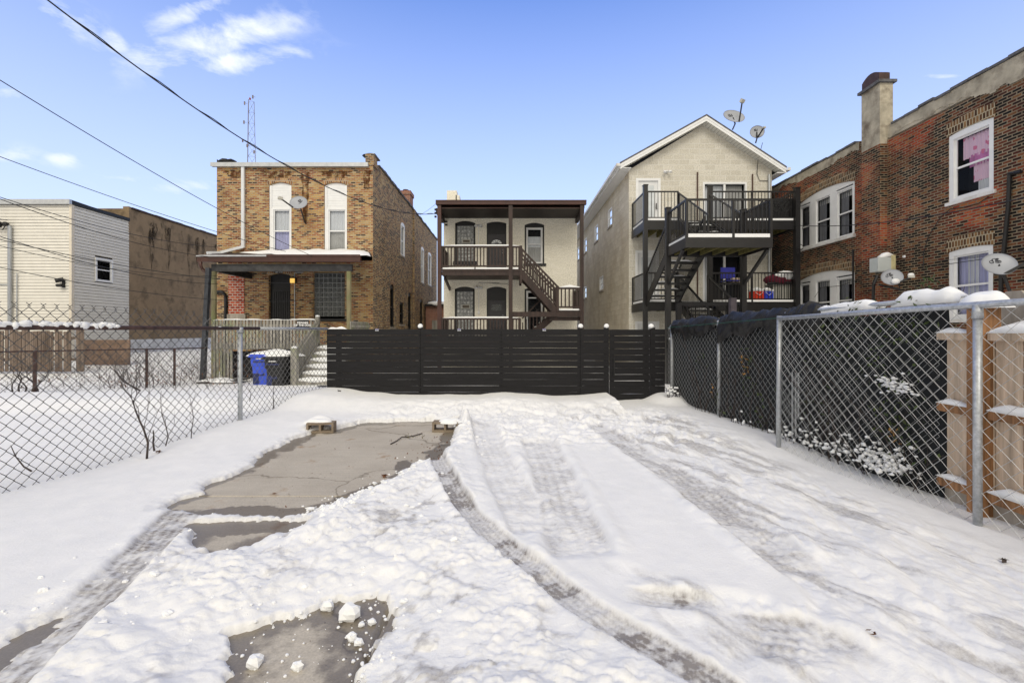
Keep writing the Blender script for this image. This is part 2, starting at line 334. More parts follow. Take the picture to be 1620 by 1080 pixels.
def wall(mb, L0, L1, V0, V1, ops, depth=.12):
    """wall face on n=0 with recessed rectangular/arched openings; ops: (u0,u1,v0,v1,rise)"""
    us = sorted({L0, L1, *[o[0] for o in ops], *[o[1] for o in ops]})
    vs = sorted({V0, V1, *[o[2] for o in ops], *[o[3]+o[4] for o in ops]})
    for a, b in zip(us, us[1:]):
        for c, d in zip(vs, vs[1:]):
            mu, mv = (a+b)/2, (c+d)/2
            if any(o[0] < mu < o[1] and o[2] < mv < o[3]+o[4] for o in ops): continue
            mb.quad(mb.pt(a, 0, c), mb.pt(b, 0, c), mb.pt(b, 0, d), mb.pt(a, 0, d))
    for (a, b, c, d, rise) in ops:
        n = 10 if rise > 0 else 1
        arc = [(a+(b-a)*i/n, d+rise*4*(i/n)*(1-i/n) if rise else d) for i in range(n+1)]
        for (p, q) in zip(arc, arc[1:]):
            if rise: mb.quad(mb.pt(p[0], 0, p[1]), mb.pt(q[0], 0, q[1]), mb.pt(q[0], 0, d+rise), mb.pt(p[0], 0, d+rise))
            mb.quad(mb.pt(p[0], 0, p[1]), mb.pt(p[0], -depth, p[1]), mb.pt(q[0], -depth, q[1]), mb.pt(q[0], 0, q[1]))
        mb.quad(mb.pt(a, 0, c), mb.pt(a, 0, d), mb.pt(a, -depth, d), mb.pt(a, -depth, c))
        mb.quad(mb.pt(b, 0, c), mb.pt(b, -depth, c), mb.pt(b, -depth, d), mb.pt(b, 0, d))
        mb.quad(mb.pt(a, 0, c), mb.pt(a, -depth, c), mb.pt(b, -depth, c), mb.pt(b, 0, c))
def arcpanel(mb, a, b, c, d, rise, n0, n1):
    n = 10; bot = [(a, c), (b, c)]; arc = [(b-(b-a)*i/n, d+rise*4*(i/n)*(1-i/n) if rise else d) for i in range(n+1)]
    pts = bot+arc; k = len(mb.v)
    for nn in (n1, n0):
        for p in pts: mb.v.append(mb.pt(p[0], nn, p[1]))
    m = len(pts); mb.f.append([k+i for i in range(m)]); mb.f.append([k+m+i for i in range(m)][::-1])
    for i in range(m): mb.f.append([k+i, k+m+i, k+m+(i+1) % m, k+(i+1) % m])
def window(par, fr, a, b, c, d, rise=0, frame=WHITE, sash=WHITE, fw=.07, rec=.06, mid=None, curtain=None, sill=None, ctop=None, glass=True, name='window', casing=0, lbl=None, curt2=None):
    """double-hung window set in an opening; frame is the part, pane/sash/sill/curtain its sub-parts"""
    o, U, Nn = fr; mk = lambda: MB(o, U, Nn)
    f = mk(); t = d+rise
    ft = d-fw if rise else d; f.box(a, a+fw, -rec-.05, -rec+.03+casing, c, ft); f.box(b-fw, b, -rec-.05, -rec+.03+casing, c, ft)
    f.box(a+fw, b-fw, -rec-.05, -rec+.03+casing, c, c+fw*.7)
    if rise: arcpanel(f, a, b, d-fw, d, rise, -rec-.05, -rec+.03+casing)
    else: f.box(a+fw, b-fw, -rec-.05, -rec+.03+casing, d-fw, d)
    fo = f.build(name, frame, par)
    if lbl: fo['label'] = lbl
    m = mid if mid is not None else (c+d)/2; s = mk(); sw = .04
    i0, i1, j0, j1 = a+fw, b-fw, c+fw*.7, d-fw
    s.box(i0, i0+sw, -rec-.04, -rec-.008, j0, j1); s.box(i1-sw, i1, -rec-.04, -rec-.008, j0, j1)
    s.box(i0+sw, i1-sw, -rec-.04, -rec-.008, j0, j0+sw*1.2); s.box(i0+sw, i1-sw, -rec-.04, -rec-.008, j1-sw, j1); s.box(i0+sw, i1-sw, -rec-.045, -rec, m-sw*.6, m+sw*.6)
    s.build('sash', sash, fo)
    if glass:
        g = mk(); g.quad(g.pt(i0, -rec-.025, j0), g.pt(i1, -rec-.025, j0), g.pt(i1, -rec-.025, j1), g.pt(i0, -rec-.025, j1)); g.build('pane', PANE, fo)
    bk = mk(); bk.box(a-.05, b+.05, -rec-.5, -rec-.45, c-.05, t+.05); bk.box(a-.05, a, -rec-.45, -rec-.06, c-.05, t+.05); bk.box(b, b+.05, -rec-.45, -rec-.06, c-.05, t+.05)
    bk.box(a, b, -rec-.45, -rec-.06, c-.05, c); bk.box(a, b, -rec-.45, -rec-.06, t, t+.05); bk.build('interior', DARKROOM, fo)
    for (cm, u0, u1, v0, v1) in ([] if not curtain else curtain):
        q = mk(); n = 26; k = 0
        for i in range(n+1):
            uu = i0+(i1-i0)*(u0+(u1-u0)*i/n); dn = -rec-.11-.02*math.sin(i*1.9)
            q.v.append(q.pt(uu, dn, j0+(j1-j0)*v0)); q.v.append(q.pt(uu, dn, j0+(j1-j0)*v1))
            if i: q.f.append([2*i-2, 2*i, 2*i+1, 2*i-1])
        q.build('curtain', cm, fo, True)
    if sill:
        q = mk(); q.box(a-.06, b+.06, -rec, .05, c-.08, c); q.build('sill', sill, fo)
    return fo
def snow_strip(a, b, wd, h, seed=0, seg=.12, ragged=.3, drop=0):
    """a soft ridge of snow lying along a rail or edge"""
    rd = random.Random(seed); a = Vector(a); b = Vector(b); L = (b-a).length; n = max(3, int(L/seg)); d = (b-a).normalized()
    r = d.cross(Vector((0, 0, 1))).normalized(); mb = MB(); hs = 1
    m = 7
    for i in range(n+1):
        p = a+(b-a)*(i/n); hs += rd.uniform(-ragged, ragged)*.6; hs = min(1.3, max(.55, hs)); e = min(1, (i+.15)/2, (n-i+.15)/2)
        for j in range(m):
            t = j/(m-1)*math.pi; mb.v.append(p+r*(math.cos(t)*wd/2*(.85+.15*hs)*(.6+.4*e))+Vector((0, 0, math.sin(t)**.7*h*hs*e-(drop if j in (0, m-1) else 0))))
    for i in range(n):
        for j in range(m-1): mb.f.append([i*m+j, i*m+j+1, (i+1)*m+j+1, (i+1)*m+j])
        mb.f.append([i*m+m-1, i*m, (i+1)*m, (i+1)*m+m-1])
    mb.f.append(list(range(m))); mb.f.append([n*m+j for j in range(m)][::-1])
    return mb
def join_mb(*ms):
    r = MB()
    for q in ms:
        k = len(r.v); r.v += q.v; r.f += [[i+k for i in f] for f in q.f]
    return r
def snow_heap(c, rx, ry, h, seed=0, n=26):
    """low rounded heap with irregular plan"""
    rd = random.Random(seed); ph = [rd.uniform(0, 6.28) for _ in range(6)]; mb = MB(); c = Vector(c); R = 9
    for i in range(R+1):
        q = i/R
        for j in range(n):
            a = 2*math.pi*j/n; k = 1+.12*math.sin(2*a+ph[0])+.08*math.sin(3*a+ph[1])+.05*math.sin(5*a+ph[2])
            z = h*(1-q**2.6)*(1+.12*math.sin(3*q*math.cos(a)*2+ph[3])+.1*math.sin(4*q*math.sin(a)+ph[4]))
            if i == R: z = -.01
            mb.v.append(c+Vector((rx*q*k*math.cos(a), ry*q*k*math.sin(a), z)))
    for i in range(R):
        for j in range(n): mb.f.append([i*n+j, (i+1)*n+j, (i+1)*n+(j+1) % n, i*n+(j+1) % n])
    return mb
def text_mesh(name, body, size, o, U, V, m, parent):
    cu = bpy.data.curves.new(name+'_curve', 'FONT'); cu.body = body; cu.size = size; cu.align_x = 'CENTER'; cu.align_y = 'CENTER'; cu.extrude = .002; cu.space_line = .85; cu.offset = .004*size/.1
    t = bpy.data.objects.new('t', cu); COL.objects.link(t); bpy.context.view_layer.update()
    me = bpy.data.meshes.new_from_object(t.evaluated_get(bpy.context.evaluated_depsgraph_get())); bpy.data.objects.remove(t)
    U = Vector(U); V = Vector(V); W = U.cross(V); M = Matrix(((U.x, V.x, W.x, o[0]), (U.y, V.y, W.y, o[1]), (U.z, V.z, W.z, o[2]), (0, 0, 0, 1)))
    me.transform(M); me.materials.clear(); me.materials.append(m)
    ob = bpy.data.objects.new(name, me); COL.objects.link(ob); ob.parent = parent; ob.matrix_parent_inverse = ORIG[parent.name]; ORIG[ob.name] = Matrix.Identity(4)
    return ob
# ------------------------------------------------------------------ the ground: one snow sheet, concrete below
def _hash(ix, iy, seed):
    h = (ix.astype(np.int64)*374761393+iy.astype(np.int64)*668265263+seed*1442695041) & 0xffffffff
    h = ((h ^ (h >> 13))*1274126177) & 0xffffffff
    return ((h ^ (h >> 16)) & 0xffff)/65535.0
def vnoise(x, y, seed=0):
    ix = np.floor(x); iy = np.floor(y); fx = x-ix; fy = y-iy
    fx = fx*fx*fx*(fx*(fx*6-15)+10); fy = fy*fy*fy*(fy*(fy*6-15)+10)
    a = _hash(ix, iy, seed); b = _hash(ix+1, iy, seed); c = _hash(ix, iy+1, seed); d = _hash(ix+1, iy+1, seed)
    return (a*(1-fx)+b*fx)*(1-fy)+(c*(1-fx)+d*fx)*fy-.5
def fbm(x, y, sc, octv=4, seed=0, gain=.5):
    t = 0; a = 1
    for i in range(octv):
        cs, sn = math.cos(i*1.1), math.sin(i*1.1)
        t = t+a*vnoise((x*cs-y*sn)/sc+i*17.3, (x*sn+y*cs)/sc+i*9.1, seed+i); sc /= 2.03; a *= gain
    return t
def billow(x, y, sc, octv=3, seed=0, gain=.5):
    t = 0; a = 1
    for i in range(octv):
        cs, sn = math.cos(i*1.7+.4), math.sin(i*1.7+.4)
        t = t+a*(np.abs(vnoise((x*cs-y*sn)/sc+i*7.3, (x*sn+y*cs)/sc+i*5.1, seed+i))*2); sc /= 2.1; a *= gain
    return t
def sst(a, b, x): t = np.clip((x-a)/(b-a), 0, 1); return t*t*(3-2*t)
def sdf(poly, X, Y):
    """signed distance, positive inside"""
    d = np.full(X.shape, 1e9); ins = np.zeros(X.shape, bool); n = len(poly)
    for i in range(n):
        x1, y1 = poly[i]; x2, y2 = poly[(i+1) % n]; ex, ey = x2-x1, y2-y1
        t = np.clip(((X-x1)*ex+(Y-y1)*ey)/(ex*ex+ey*ey+1e-12), 0, 1)
        d = np.minimum(d, np.hypot(X-x1-t*ex, Y-y1-t*ey))
        if y1 != y2: ins ^= ((y1 > Y) != (y2 > Y)) & (X < (x2-x1)*(Y-y1)/(y2-y1)+x1)
    return np.where(ins, d, -d)
def path(line, X, Y):
    """distance across, signed, and length along a polyline"""
    best = np.full(X.shape, 1e9); S = np.zeros(X.shape); T = np.zeros(X.shape); acc = 0
    for (x1, y1), (x2, y2) in zip(line, line[1:]):
        ex, ey = x2-x1, y2-y1; L = math.hypot(ex, ey)
        t = np.clip(((X-x1)*ex+(Y-y1)*ey)/(L*L), 0, 1); dx = X-x1-t*ex; dy = Y-y1-t*ey; d = np.hypot(dx, dy)
        m = d < best; best = np.where(m, d, best); S = np.where(m, acc+t*L, S); T = np.where(m, np.sign(ex*dy-ey*dx)*d, T); acc += L
    return T, S, acc
def GP(pts, z=0.0): return [G(a, b, z) for a, b in pts]
def smooth_line(pts, n=6):
    out = []; m = len(pts)
    for i in range(m-1):
        p0, p1, p2, p3 = pts[max(i-1, 0)], pts[i], pts[i+1], pts[min(i+2, m-1)]
        for k in range(n):
            t = k/n; out.append(tuple(.5*((2*p1[j])+(-p0[j]+p2[j])*t+(2*p0[j]-5*p1[j]+4*p2[j]-p3[j])*t*t+(-p0[j]+3*p1[j]-3*p2[j]+p3[j])*t**3) for j in (0, 1)))
    out.append(pts[-1]); return out
BARE = {  # patches of bare concrete, as plan outlines in metres
 'A': GP([(482, 690), (500, 684), (527, 683), (545, 676), (580, 669), (640, 667), (722, 667), (718, 690), (714, 704), (700, 720), (690, 728), (655, 734), (625, 757), (592, 775), (548, 790), (520, 801), (480, 814), (400, 817), (320, 816), (256, 806), (285, 790), (318, 782), (335, 768), (372, 752), (402, 737), (412, 722), (438, 711), (462, 698)]),
 'B': GP([(303, 832), (330, 831), (375, 826), (430, 830), (478, 827), (455, 842), (415, 858), (390, 868), (345, 875), (318, 862)]),
 'C': GP([(372, 1006), (406, 998), (436, 999), (446, 988), (488, 977), (522, 959), (602, 941), (606, 968), (614, 1000), (596, 1040), (576, 1062), (560, 1085), (548, 1130), (360, 1150), (362, 1085), (378, 1068), (368, 1042)]),
 'D': GP([(-60, 1040), (0, 1018), (60, 985), (100, 975), (92, 990), (60, 1010), (20, 1040), (-40, 1075)]),
}
LUMP = GP([(724, 662), (740, 655), (760, 700), (700, 735), (760, 850), (830, 910), (900, 980), (1010, 1060), (1120, 1160), (540, 1160), (-40, 1170), (30, 1080), (150, 965), (210, 905), (300, 818), (470, 835), (548, 800), (640, 745), (700, 722), (720, 690)])
SMOOTHP = GP([(868, 690), (905, 672), (940, 690), (1000, 730), (1060, 775), (1120, 815), (1215, 900), (1300, 985), (1180, 960), (1040, 925), (960, 900), (925, 830), (900, 760)])
TR = {  # wheel tracks: centre line, half width, depth of dirt, tread pitch
 't1': (GP([(300, 808), (262, 845), (212, 898), (160, 945), (95, 1000), (30, 1060), (-60, 1150)]), .125, .7, .036),
 't2': (GP([(690, 722), (702, 752), (722, 790), (752, 832), (795, 872), (850, 918), (920, 972), (1000, 1020), (1090, 1075), (1220, 1160)]), .085, 1.1, .03),
 't4': (GP([(850, 700), (868, 740), (885, 790), (905, 850), (930, 900)]), .20, .34, .045),
 't3': (GP([(762, 672), (778, 715), (800, 765), (830, 820), (850, 860)]), .17, .22, .05),
 't5': (GP([(928, 674), (970, 698), (1010, 722), (1060, 752), (1110, 790), (1160, 830), (1215, 872), (1260, 905)]), .17, .5, .06),
 't6': (GP([(1075, 790), (1110, 800), (1150, 825), (1200, 862), (1290, 930)]), .15, .42, .06),
 't7': (GP([(985, 955), (1040, 962), (1100, 968), (1150, 985)]), .08, .9, .05),
 't8': (GP([(1150, 1010), (1230, 1020), (1300, 1035), (1360, 1080)]), .16, .45, .05),
}
TR = {k: (smooth_line(v[0]),)+v[1:] for k, v in TR.items()}
BLK_XY = [(G(496, 686)[0]-.05, G(503, 686)[1]+.36), (G(716, 684)[0]+.10, G(704, 684)[1]+.28)]
FLX = lambda Y: -4.95+.1694*Y if True else 0      # left chain-link fence line: X as a function of Y
def base_z(X, Y):
    z = -.30*sst(9.2, 14.5, Y)*np.ones_like(X)
    z = z+.55*sst(15, 24, Y)*sst(-9.5, -13, X)
    return z
def ground(X, Y):
    X = np.asarray(X, float); Y = np.asarray(Y, float); b = base_z(X, Y)
    wx = X+.05*fbm(X, Y, .35, 3, 31); wy = Y+.05*fbm(X, Y, .35, 3, 37)
    rag = .055*fbm(X, Y, .28, 5, 3, .65)+.035*fbm(X, Y, .06, 4, 5, .6)
    h = .05+.014*fbm(X, Y, 1.3, 3, 11)+.003*fbm(X, Y, .09, 3, 12)
    fl = -4.954+.1694*Y; fr = 4.05-.115*Y
    yard = (Y < 8.75)
    # soft drift towards both fences and against the timber fence
    h = h+.07*sst(.9, .1, np.abs(X-fl))*yard*sst(4.6, 6.3, Y)-.02*sst(.9, .1, np.abs(X-fl))*sst(6, 4.5, Y)+.05*sst(5.5, 8, Y)*sst(-1.5, -3, X)*yard
    edge = 1.98+.05*vnoise(Y*3, X*0, 5)
    bank = sst(7.15, 8.0, Y+.18*vnoise(X*1.1, Y*0, 8))*(Y < 8.95)*sst(1.98, 1.86, X)
    h = h+bank*(.15+.05*fbm(X, Y*0, .9, 3, 21))
    h = h+.13*sst(.5, .15, np.hypot(X-3.0, (Y-8.5)*.7))*yard
    h = h+(.05*sst(4.8, 6.0, Y)-.045*sst(5.6, 4.4, Y))*sst(1.25, .3, fr-.25-X)*yard
    h = h+.0*X
    dirt = np.zeros_like(X)
    sm = sst(-.05, .06, sdf(SMOOTHP, wx, wy))
    lm = sst(-.12, .12, sdf(LUMP, wx, wy))
    front = sst(5.0, 5.7, Y)*sst(8.2, 7.5, Y)*sst(-2.9, -1.2, X)*sst(3.2, 2.0, X)      # trampled strip before the fence
    trod = sst(.3, 1.1, X-(.05+.0*Y))*sst(.35, .9, fr-X)*sst(.2, .9, Y)*sst(8.2, 7.0, Y)
    bil = billow(wx, wy, .30, 4, 41, .55)
    h = h+lm*(-.008+.028*bil*(.3+.9*sst(-.2, .3, fbm(X, Y, .7, 2, 44)))+.019*billow(wx, wy, .10, 5, 45, .66)*sst(-.25, .2, fbm(X, Y, .5, 2, 47)))
    cw = (X+.06*fbm(X, Y, .12, 3, 141))/.075; cv = (Y+.06*fbm(X, Y, .12, 3, 143))/.065; plate = _hash(np.floor(cw+.5*vnoise(cv*.9, cw*.9, 7)), np.floor(cv+.5*vnoise(cw*.9, cv*.9, 9)), 3)
    h = h+lm*.014*plate*sst(-.05, .2, fbm(X, Y, .5, 3, 145))+trod*(1-sm)*.006*plate*sst(.0, .25, fbm(X, Y, .6, 3, 147))+front*.014*plate
    cre = sst(.75, .35, billow(wx, wy, .30, 2, 41, .55)+.5*billow(X, Y, .09, 3, 49, .6)); dirt = np.maximum(dirt, lm*cre*.5*sst(-.1, .25, fbm(X, Y, .45, 3, 48)))
    ridge = smooth_line(GP([(722, 672), (722, 700), (712, 735), (735, 790), (690, 770), (640, 780), (560, 830), (470, 860)]), 4)
    tr, _, _ = path(ridge[:], X, Y); h = h+.035*sst(.32, .05, np.abs(tr))*(.6+bil*.5)
    h = h+front*(-.02+.055*billow(X, Y, .22, 3, 51))
    streak = fbm(X*1.0-Y*.2, (Y*.45), .16, 4, 61, .6)
    h = h+trod*(1-sm)*(-.03+.028*billow(X*1.0, Y*.55, .2, 4, 63)+.018*streak)
    dirt = np.maximum(dirt, trod*(1-sm)*.5*sst(.06, .42, fbm((X+.45*Y)*1.6, (Y-.3*X)*.35, .35, 5, 67, .65)))
    h = h+sm*.012
    for i, k in enumerate(TR):
        ln, hw, dk, pitch = TR[k]
        T, S, Ltot = path(ln, X+.02*fbm(X, Y, .2, 2, 71), Y)
        inn = sst(hw*1.15, hw*.85, np.abs(T)); ends = sst(0, .15, S)*sst(Ltot, Ltot-.15, S)
        if k in ('t2', 't1'): ends = np.ones_like(S); 
        q = inn*ends
        tread = .5+.5*np.sin(2*np.pi*(S+.5*np.abs(T))/pitch); groove = .5+.5*np.cos(2*np.pi*T/(hw*.42))
        fz = sst(-.35, .25, fbm(X, Y, .16, 3, 81+i))
        mk = sst(-.25, .2, fbm(X, Y, .3, 3, 86+i)); tread = tread*mk+.35*(1-mk); pz = .029+.007*tread*groove*(1-.5*fz)+.016*fbm(X, Y, .10, 4, 83, .6)
        if k == 't1': pz = pz-.014*sst(1.2, 2.2, S)
        h = h*(1-q)+pz*q
        h = h+.014*sst(.10, .0, np.abs(np.abs(T)-hw*1.35))*ends*(.4+bil*.8)
        dd = dk*(.45+.75*sst(-.2, .25, fbm(X, Y*1., .22, 5, 91+i, .65)))*(.6+.4*groove)*(1-.35*tread)*1.25
        dirt = np.maximum(dirt, q*dd)
    for (qx, qy) in BLK_XY: h = h+.12*np.exp(-(((X-qx)/.22)**2+((Y-qy)/.16)**2))
    # bare patches
    wet = np.zeros_like(X); bare = np.zeros_like(X)
    for k, poly in BARE.items():
        s = sdf(poly, X, Y)+rag*1.1+(.03 if k == 'B' else 0)+(.0 if k == 'A' else .01*fbm(X, Y, .09, 3, 99))
        wdt = {'A': .045, 'B': .05, 'C': .03, 'D': .07}[k]
        f = sst(-wdt, wdt*.4, s)
        h = h*(1-{'A': .4, 'B': .5, 'C': .6, 'D': .5}[k]*sst(-.16 if k == 'A' else -.28, -.02, s))
        h = h*(1-f)-.035*f
        bare = np.maximum(bare, f)
        w_ = sst(.20, .0, s+.22*fbm(X, Y, .4, 4, 105)) if k in ('A',) else sst(.6, -.1, s+.35*fbm(X, Y, .35, 4, 105))
        if k == 'D': w_ = np.ones_like(X)
        wet = np.maximum(wet, w_*(s > -.3))
        dirt = np.maximum(dirt, .25*sst(-.10, -.01, s)*(1-f)*(k != 'C'))
    # thin scattered snow on the concrete at the edges of the cleared pad
    # the joint between slabs still holds a thread of snow
    return b+h, dirt, wet, bare
def gz(x, y): return float(ground(np.array([float(x)]), np.array([float(y)]))[0][0])
def axis(fine0, fine1, step, lo, hi, g=1.12):
    a = list(np.arange(fine0, fine1, step)); s = step; v = a[-1]
    while v < hi: s *= g; v += s; a.append(v)
    s = step; v = a[0]; left = []
    while v > lo: s *= g; v -= s; left.append(v)
    return np.array(left[::-1]+a)
def make_grid(name, xs, ys, fn, m):
    X, Y = np.meshgrid(xs, ys); sh = X.shape; Z, attrs, keep = fn(X, Y)
    nv = X.size; co = np.empty((nv, 3), np.float32); co[:, 0] = X.ravel(); co[:, 1] = Y.ravel(); co[:, 2] = Z.ravel()
    r, c = sh; idx = np.arange(nv).reshape(sh)
    q = np.stack([idx[:-1, :-1], idx[:-1, 1:], idx[1:, 1:], idx[1:, :-1]], -1).reshape(-1, 4)
    if keep is not None:
        k = keep.ravel(); q = q[k[q].any(1)]
        used = np.zeros(nv, bool); used[q.ravel()] = True; remap = np.cumsum(used)-1; q = remap[q]; co = co[used]; attrs = {a: v.ravel()[used] for a, v in attrs.items()}
    else: attrs = {a: v.ravel() for a, v in attrs.items()}
    me = bpy.data.meshes.new(name); me.vertices.add(len(co)); me.vertices.foreach_set('co', co.ravel())
    me.loops.add(q.size); me.loops.foreach_set('vertex_index', q.ravel().astype(np.int32))
    me.polygons.add(len(q)); me.polygons.foreach_set('loop_start', np.arange(0, q.size, 4, dtype=np.int32)); me.polygons.foreach_set('use_smooth', np.ones(len(q), bool))
    me.update(calc_edges=True)
    for a, v in attrs.items():
        at = me.attributes.new(a, 'FLOAT', 'POINT'); at.data.foreach_set('value', v.astype(np.float32))
    me.materials.append(m); o = bpy.data.objects.new(name, me); COL.objects.link(o); return o
def _snowmat():
    m, N, L, bs = new_mat('snow'); g = N.new('ShaderNodeNewGeometry').outputs['Position']
    at = N.new('ShaderNodeAttribute'); at.attribute_name = 'dirt'
    n = noise(N, L, g, 34, 5, .7); r = ramp(N, [(.25, (.35, .35, .35)), (.7, (1.5, 1.5, 1.5))]); L.new(n, r.inputs[0])
    f = N.new('ShaderNodeMath'); f.operation = 'MULTIPLY'; f.use_clamp = True; L.new(at.outputs['Fac'], f.inputs[0]); L.new(r.outputs[0], f.inputs[1])
    n2 = noise(N, L, g, 5, 4); rs = ramp(N, [(.35, (.83, .835, .845)), (.65, (.875, .875, .88))]); L.new(n2, rs.inputs[0])
    n3 = noise(N, L, g, 2.5, 3); rd = ramp(N, [(.35, (.20, .175, .165)), (.65, (.32, .305, .30))]); L.new(n3, rd.inputs[0])
    out = mixc(N, L, f.outputs[0], rs.outputs[0], rd.outputs[0]); L.new(out, bs.inputs['Base Color'])
    bs.inputs['Roughness'].default_value = .75; bs.inputs['Specular IOR Level'].default_value = .25
    b1 = noise(N, L, g, 60, 8, .75); bump(N, L, bs, b1, .5, .012); return m
def _concmat():
    m, N, L, bs = new_mat('concrete_slab'); g = N.new('ShaderNodeNewGeometry').outputs['Position']
    at = N.new('ShaderNodeAttribute'); at.attribute_name = 'wet'
    n = noise(N, L, g, 1.3, 7, .6); r = ramp(N, [(.3, (.41, .365, .305)), (.7, (.52, .475, .405))]); L.new(n, r.inputs[0])
    n2 = noise(N, L, g, 90, 3, .7); r2 = ramp(N, [(.3, (.82, .82, .82)), (.7, (1.12, 1.12, 1.12))]); L.new(n2, r2.inputs[0])
    c = mixc(N, L, 1., r.outputs[0], r2.outputs[0], 'MULTIPLY')
    ns = noise(N, L, g, 7, 4, .6, (.25, 3, 1)); r3 = ramp(N, [(.3, (.93, .93, .93)), (.7, (1.05, 1.05, 1.05))]); L.new(ns, r3.inputs[0]); c = mixc(N, L, 1., c, r3.outputs[0], 'MULTIPLY')
    no = noise(N, L, g, 2.6, 5, .6); r4 = ramp(N, [(.62, (0, 0, 0)), (.72, (1, 1, 1))]); L.new(no, r4.inputs[0]); c = mixc(N, L, r4.outputs[0], c, (.33, .24, .16))
    vc = N.new('ShaderNodeTexVoronoi'); vc.feature = 'DISTANCE_TO_EDGE'; vc.inputs['Scale'].default_value = .55
    wv = N.new('ShaderNodeVectorMath'); wv.operation = 'MULTIPLY_ADD'; wn = N.new('ShaderNodeTexNoise'); wn.inputs['Scale'].default_value = 3; wn.inputs['Detail'].default_value = 5; L.new(g, wn.inputs['Vector']); L.new(wn.outputs['Color'], wv.inputs[0]); wv.inputs[1].default_value = (.5, .5, 0); L.new(g, wv.inputs[2]); L.new(wv.outputs[0], vc.inputs['Vector'])
    rc = ramp(N, [(.0, (.35, .33, .3)), (.004, (.6, .58, .55)), (.007, (1, 1, 1))]); L.new(vc.outputs['Distance'], rc.inputs[0]); c = mixc(N, L, .7, c, rc.outputs[0], 'MULTIPLY')
    sp = noise(N, L, g, 38, 2, .5); r5 = ramp(N, [(.70, (0, 0, 0)), (.74, (1, 1, 1))]); L.new(sp, r5.inputs[0]); c = mixc(N, L, r5.outputs[0], c, (.16, .12, .09))
    w_ = ramp(N, [(.50, (0, 0, 0)), (.68, (1, 1, 1))]); nw = noise(N, L, g, 11, 5, .65)
    aw = N.new('ShaderNodeMath'); aw.operation = 'MULTIPLY_ADD'; L.new(nw, aw.inputs[0]); aw.inputs[1].default_value = .5; 
    hh = N.new('ShaderNodeMath'); hh.operation = 'MULTIPLY_ADD'; L.new(at.outputs['Fac'], hh.inputs[0]); hh.inputs[1].default_value = .75; hh.inputs[2].default_value = -.08; L.new(hh.outputs[0], aw.inputs[2])
    L.new(aw.outputs[0], w_.inputs[0])
    dk = mixc(N, L, 1., c, (.46, .44, .41), 'MULTIPLY'); c = mixc(N, L, w_.outputs[0], c, dk)
    L.new(c, bs.inputs['Base Color']); rr = ramp(N, [(0, (.85, .85, .85)), (1, (.33, .33, .33))]); L.new(w_.outputs[0], rr.inputs[0]); L.new(rr.outputs[0], bs.inputs['Roughness'])
    bump(N, L, bs, n2, .25, .004); return m
SNOWM = _snowmat(); CONCM = _concmat()
def _snowfn(X, Y):
    z, d, w_, b = ground(X, Y); return z, {'dirt': d}, None
QK = 1.0
xs = axis(-4.9, 4.6, .011*QK, -70, 70, 1.10)
ys1 = [1.35]
while ys1[-1] < 9.3: ys1.append(ys1[-1]*(1+.0045*QK))
st = ys1[-1]-ys1[-2]; v = ys1[-1]
while v < 700: st *= 1.09; v += st; ys1.append(v)
ys0 = [1.35]; st = .02
while ys0[-1] > -12: st *= 1.15; ys0.append(ys0[-1]-st)
ys = np.array(ys0[:0:-1]+ys1)
xs = np.concatenate([[-600, -300, -140], xs, [140, 300, 600]])
tag(make_grid('snow_ground', xs, ys, _snowfn, SNOWM), None, None, kind='structure')
# concrete slabs (with a joint between them)
def _slabfn(X, Y):
    z, d, w_, b = ground(X, Y)
    s = np.full(X.shape, -9.)
    for p in BARE.values(): s = np.maximum(s, sdf(p, X, Y))
    jx, jy = G(320, 784.5); _, jy2 = G(545, 783.5)
    joint = np.abs(Y-jy) < .012
    p1, p2 = np.array(G(606, 985)), np.array(G(556, 1085)); dd = p2-p1; L_ = np.hypot(*dd); dist = np.abs((X-p1[0])*dd[1]-(Y-p1[1])*dd[0])/L_
    zz = -.002-.02*joint-.03*(dist < .009)*(Y < 2.9)
    return zz*np.ones_like(X), {'wet': np.maximum(w_, np.maximum(joint*.5, (dist < .02)*(Y < 2.9)*1.))}, (s > -.35)
tag(make_grid('concrete_slab', np.arange(-4.6, .6, .013), np.concatenate([np.arange(1.3, 4.0, .009), np.arange(4.0, 7.3, .02)]), _slabfn, CONCM), None, None, kind='structure')
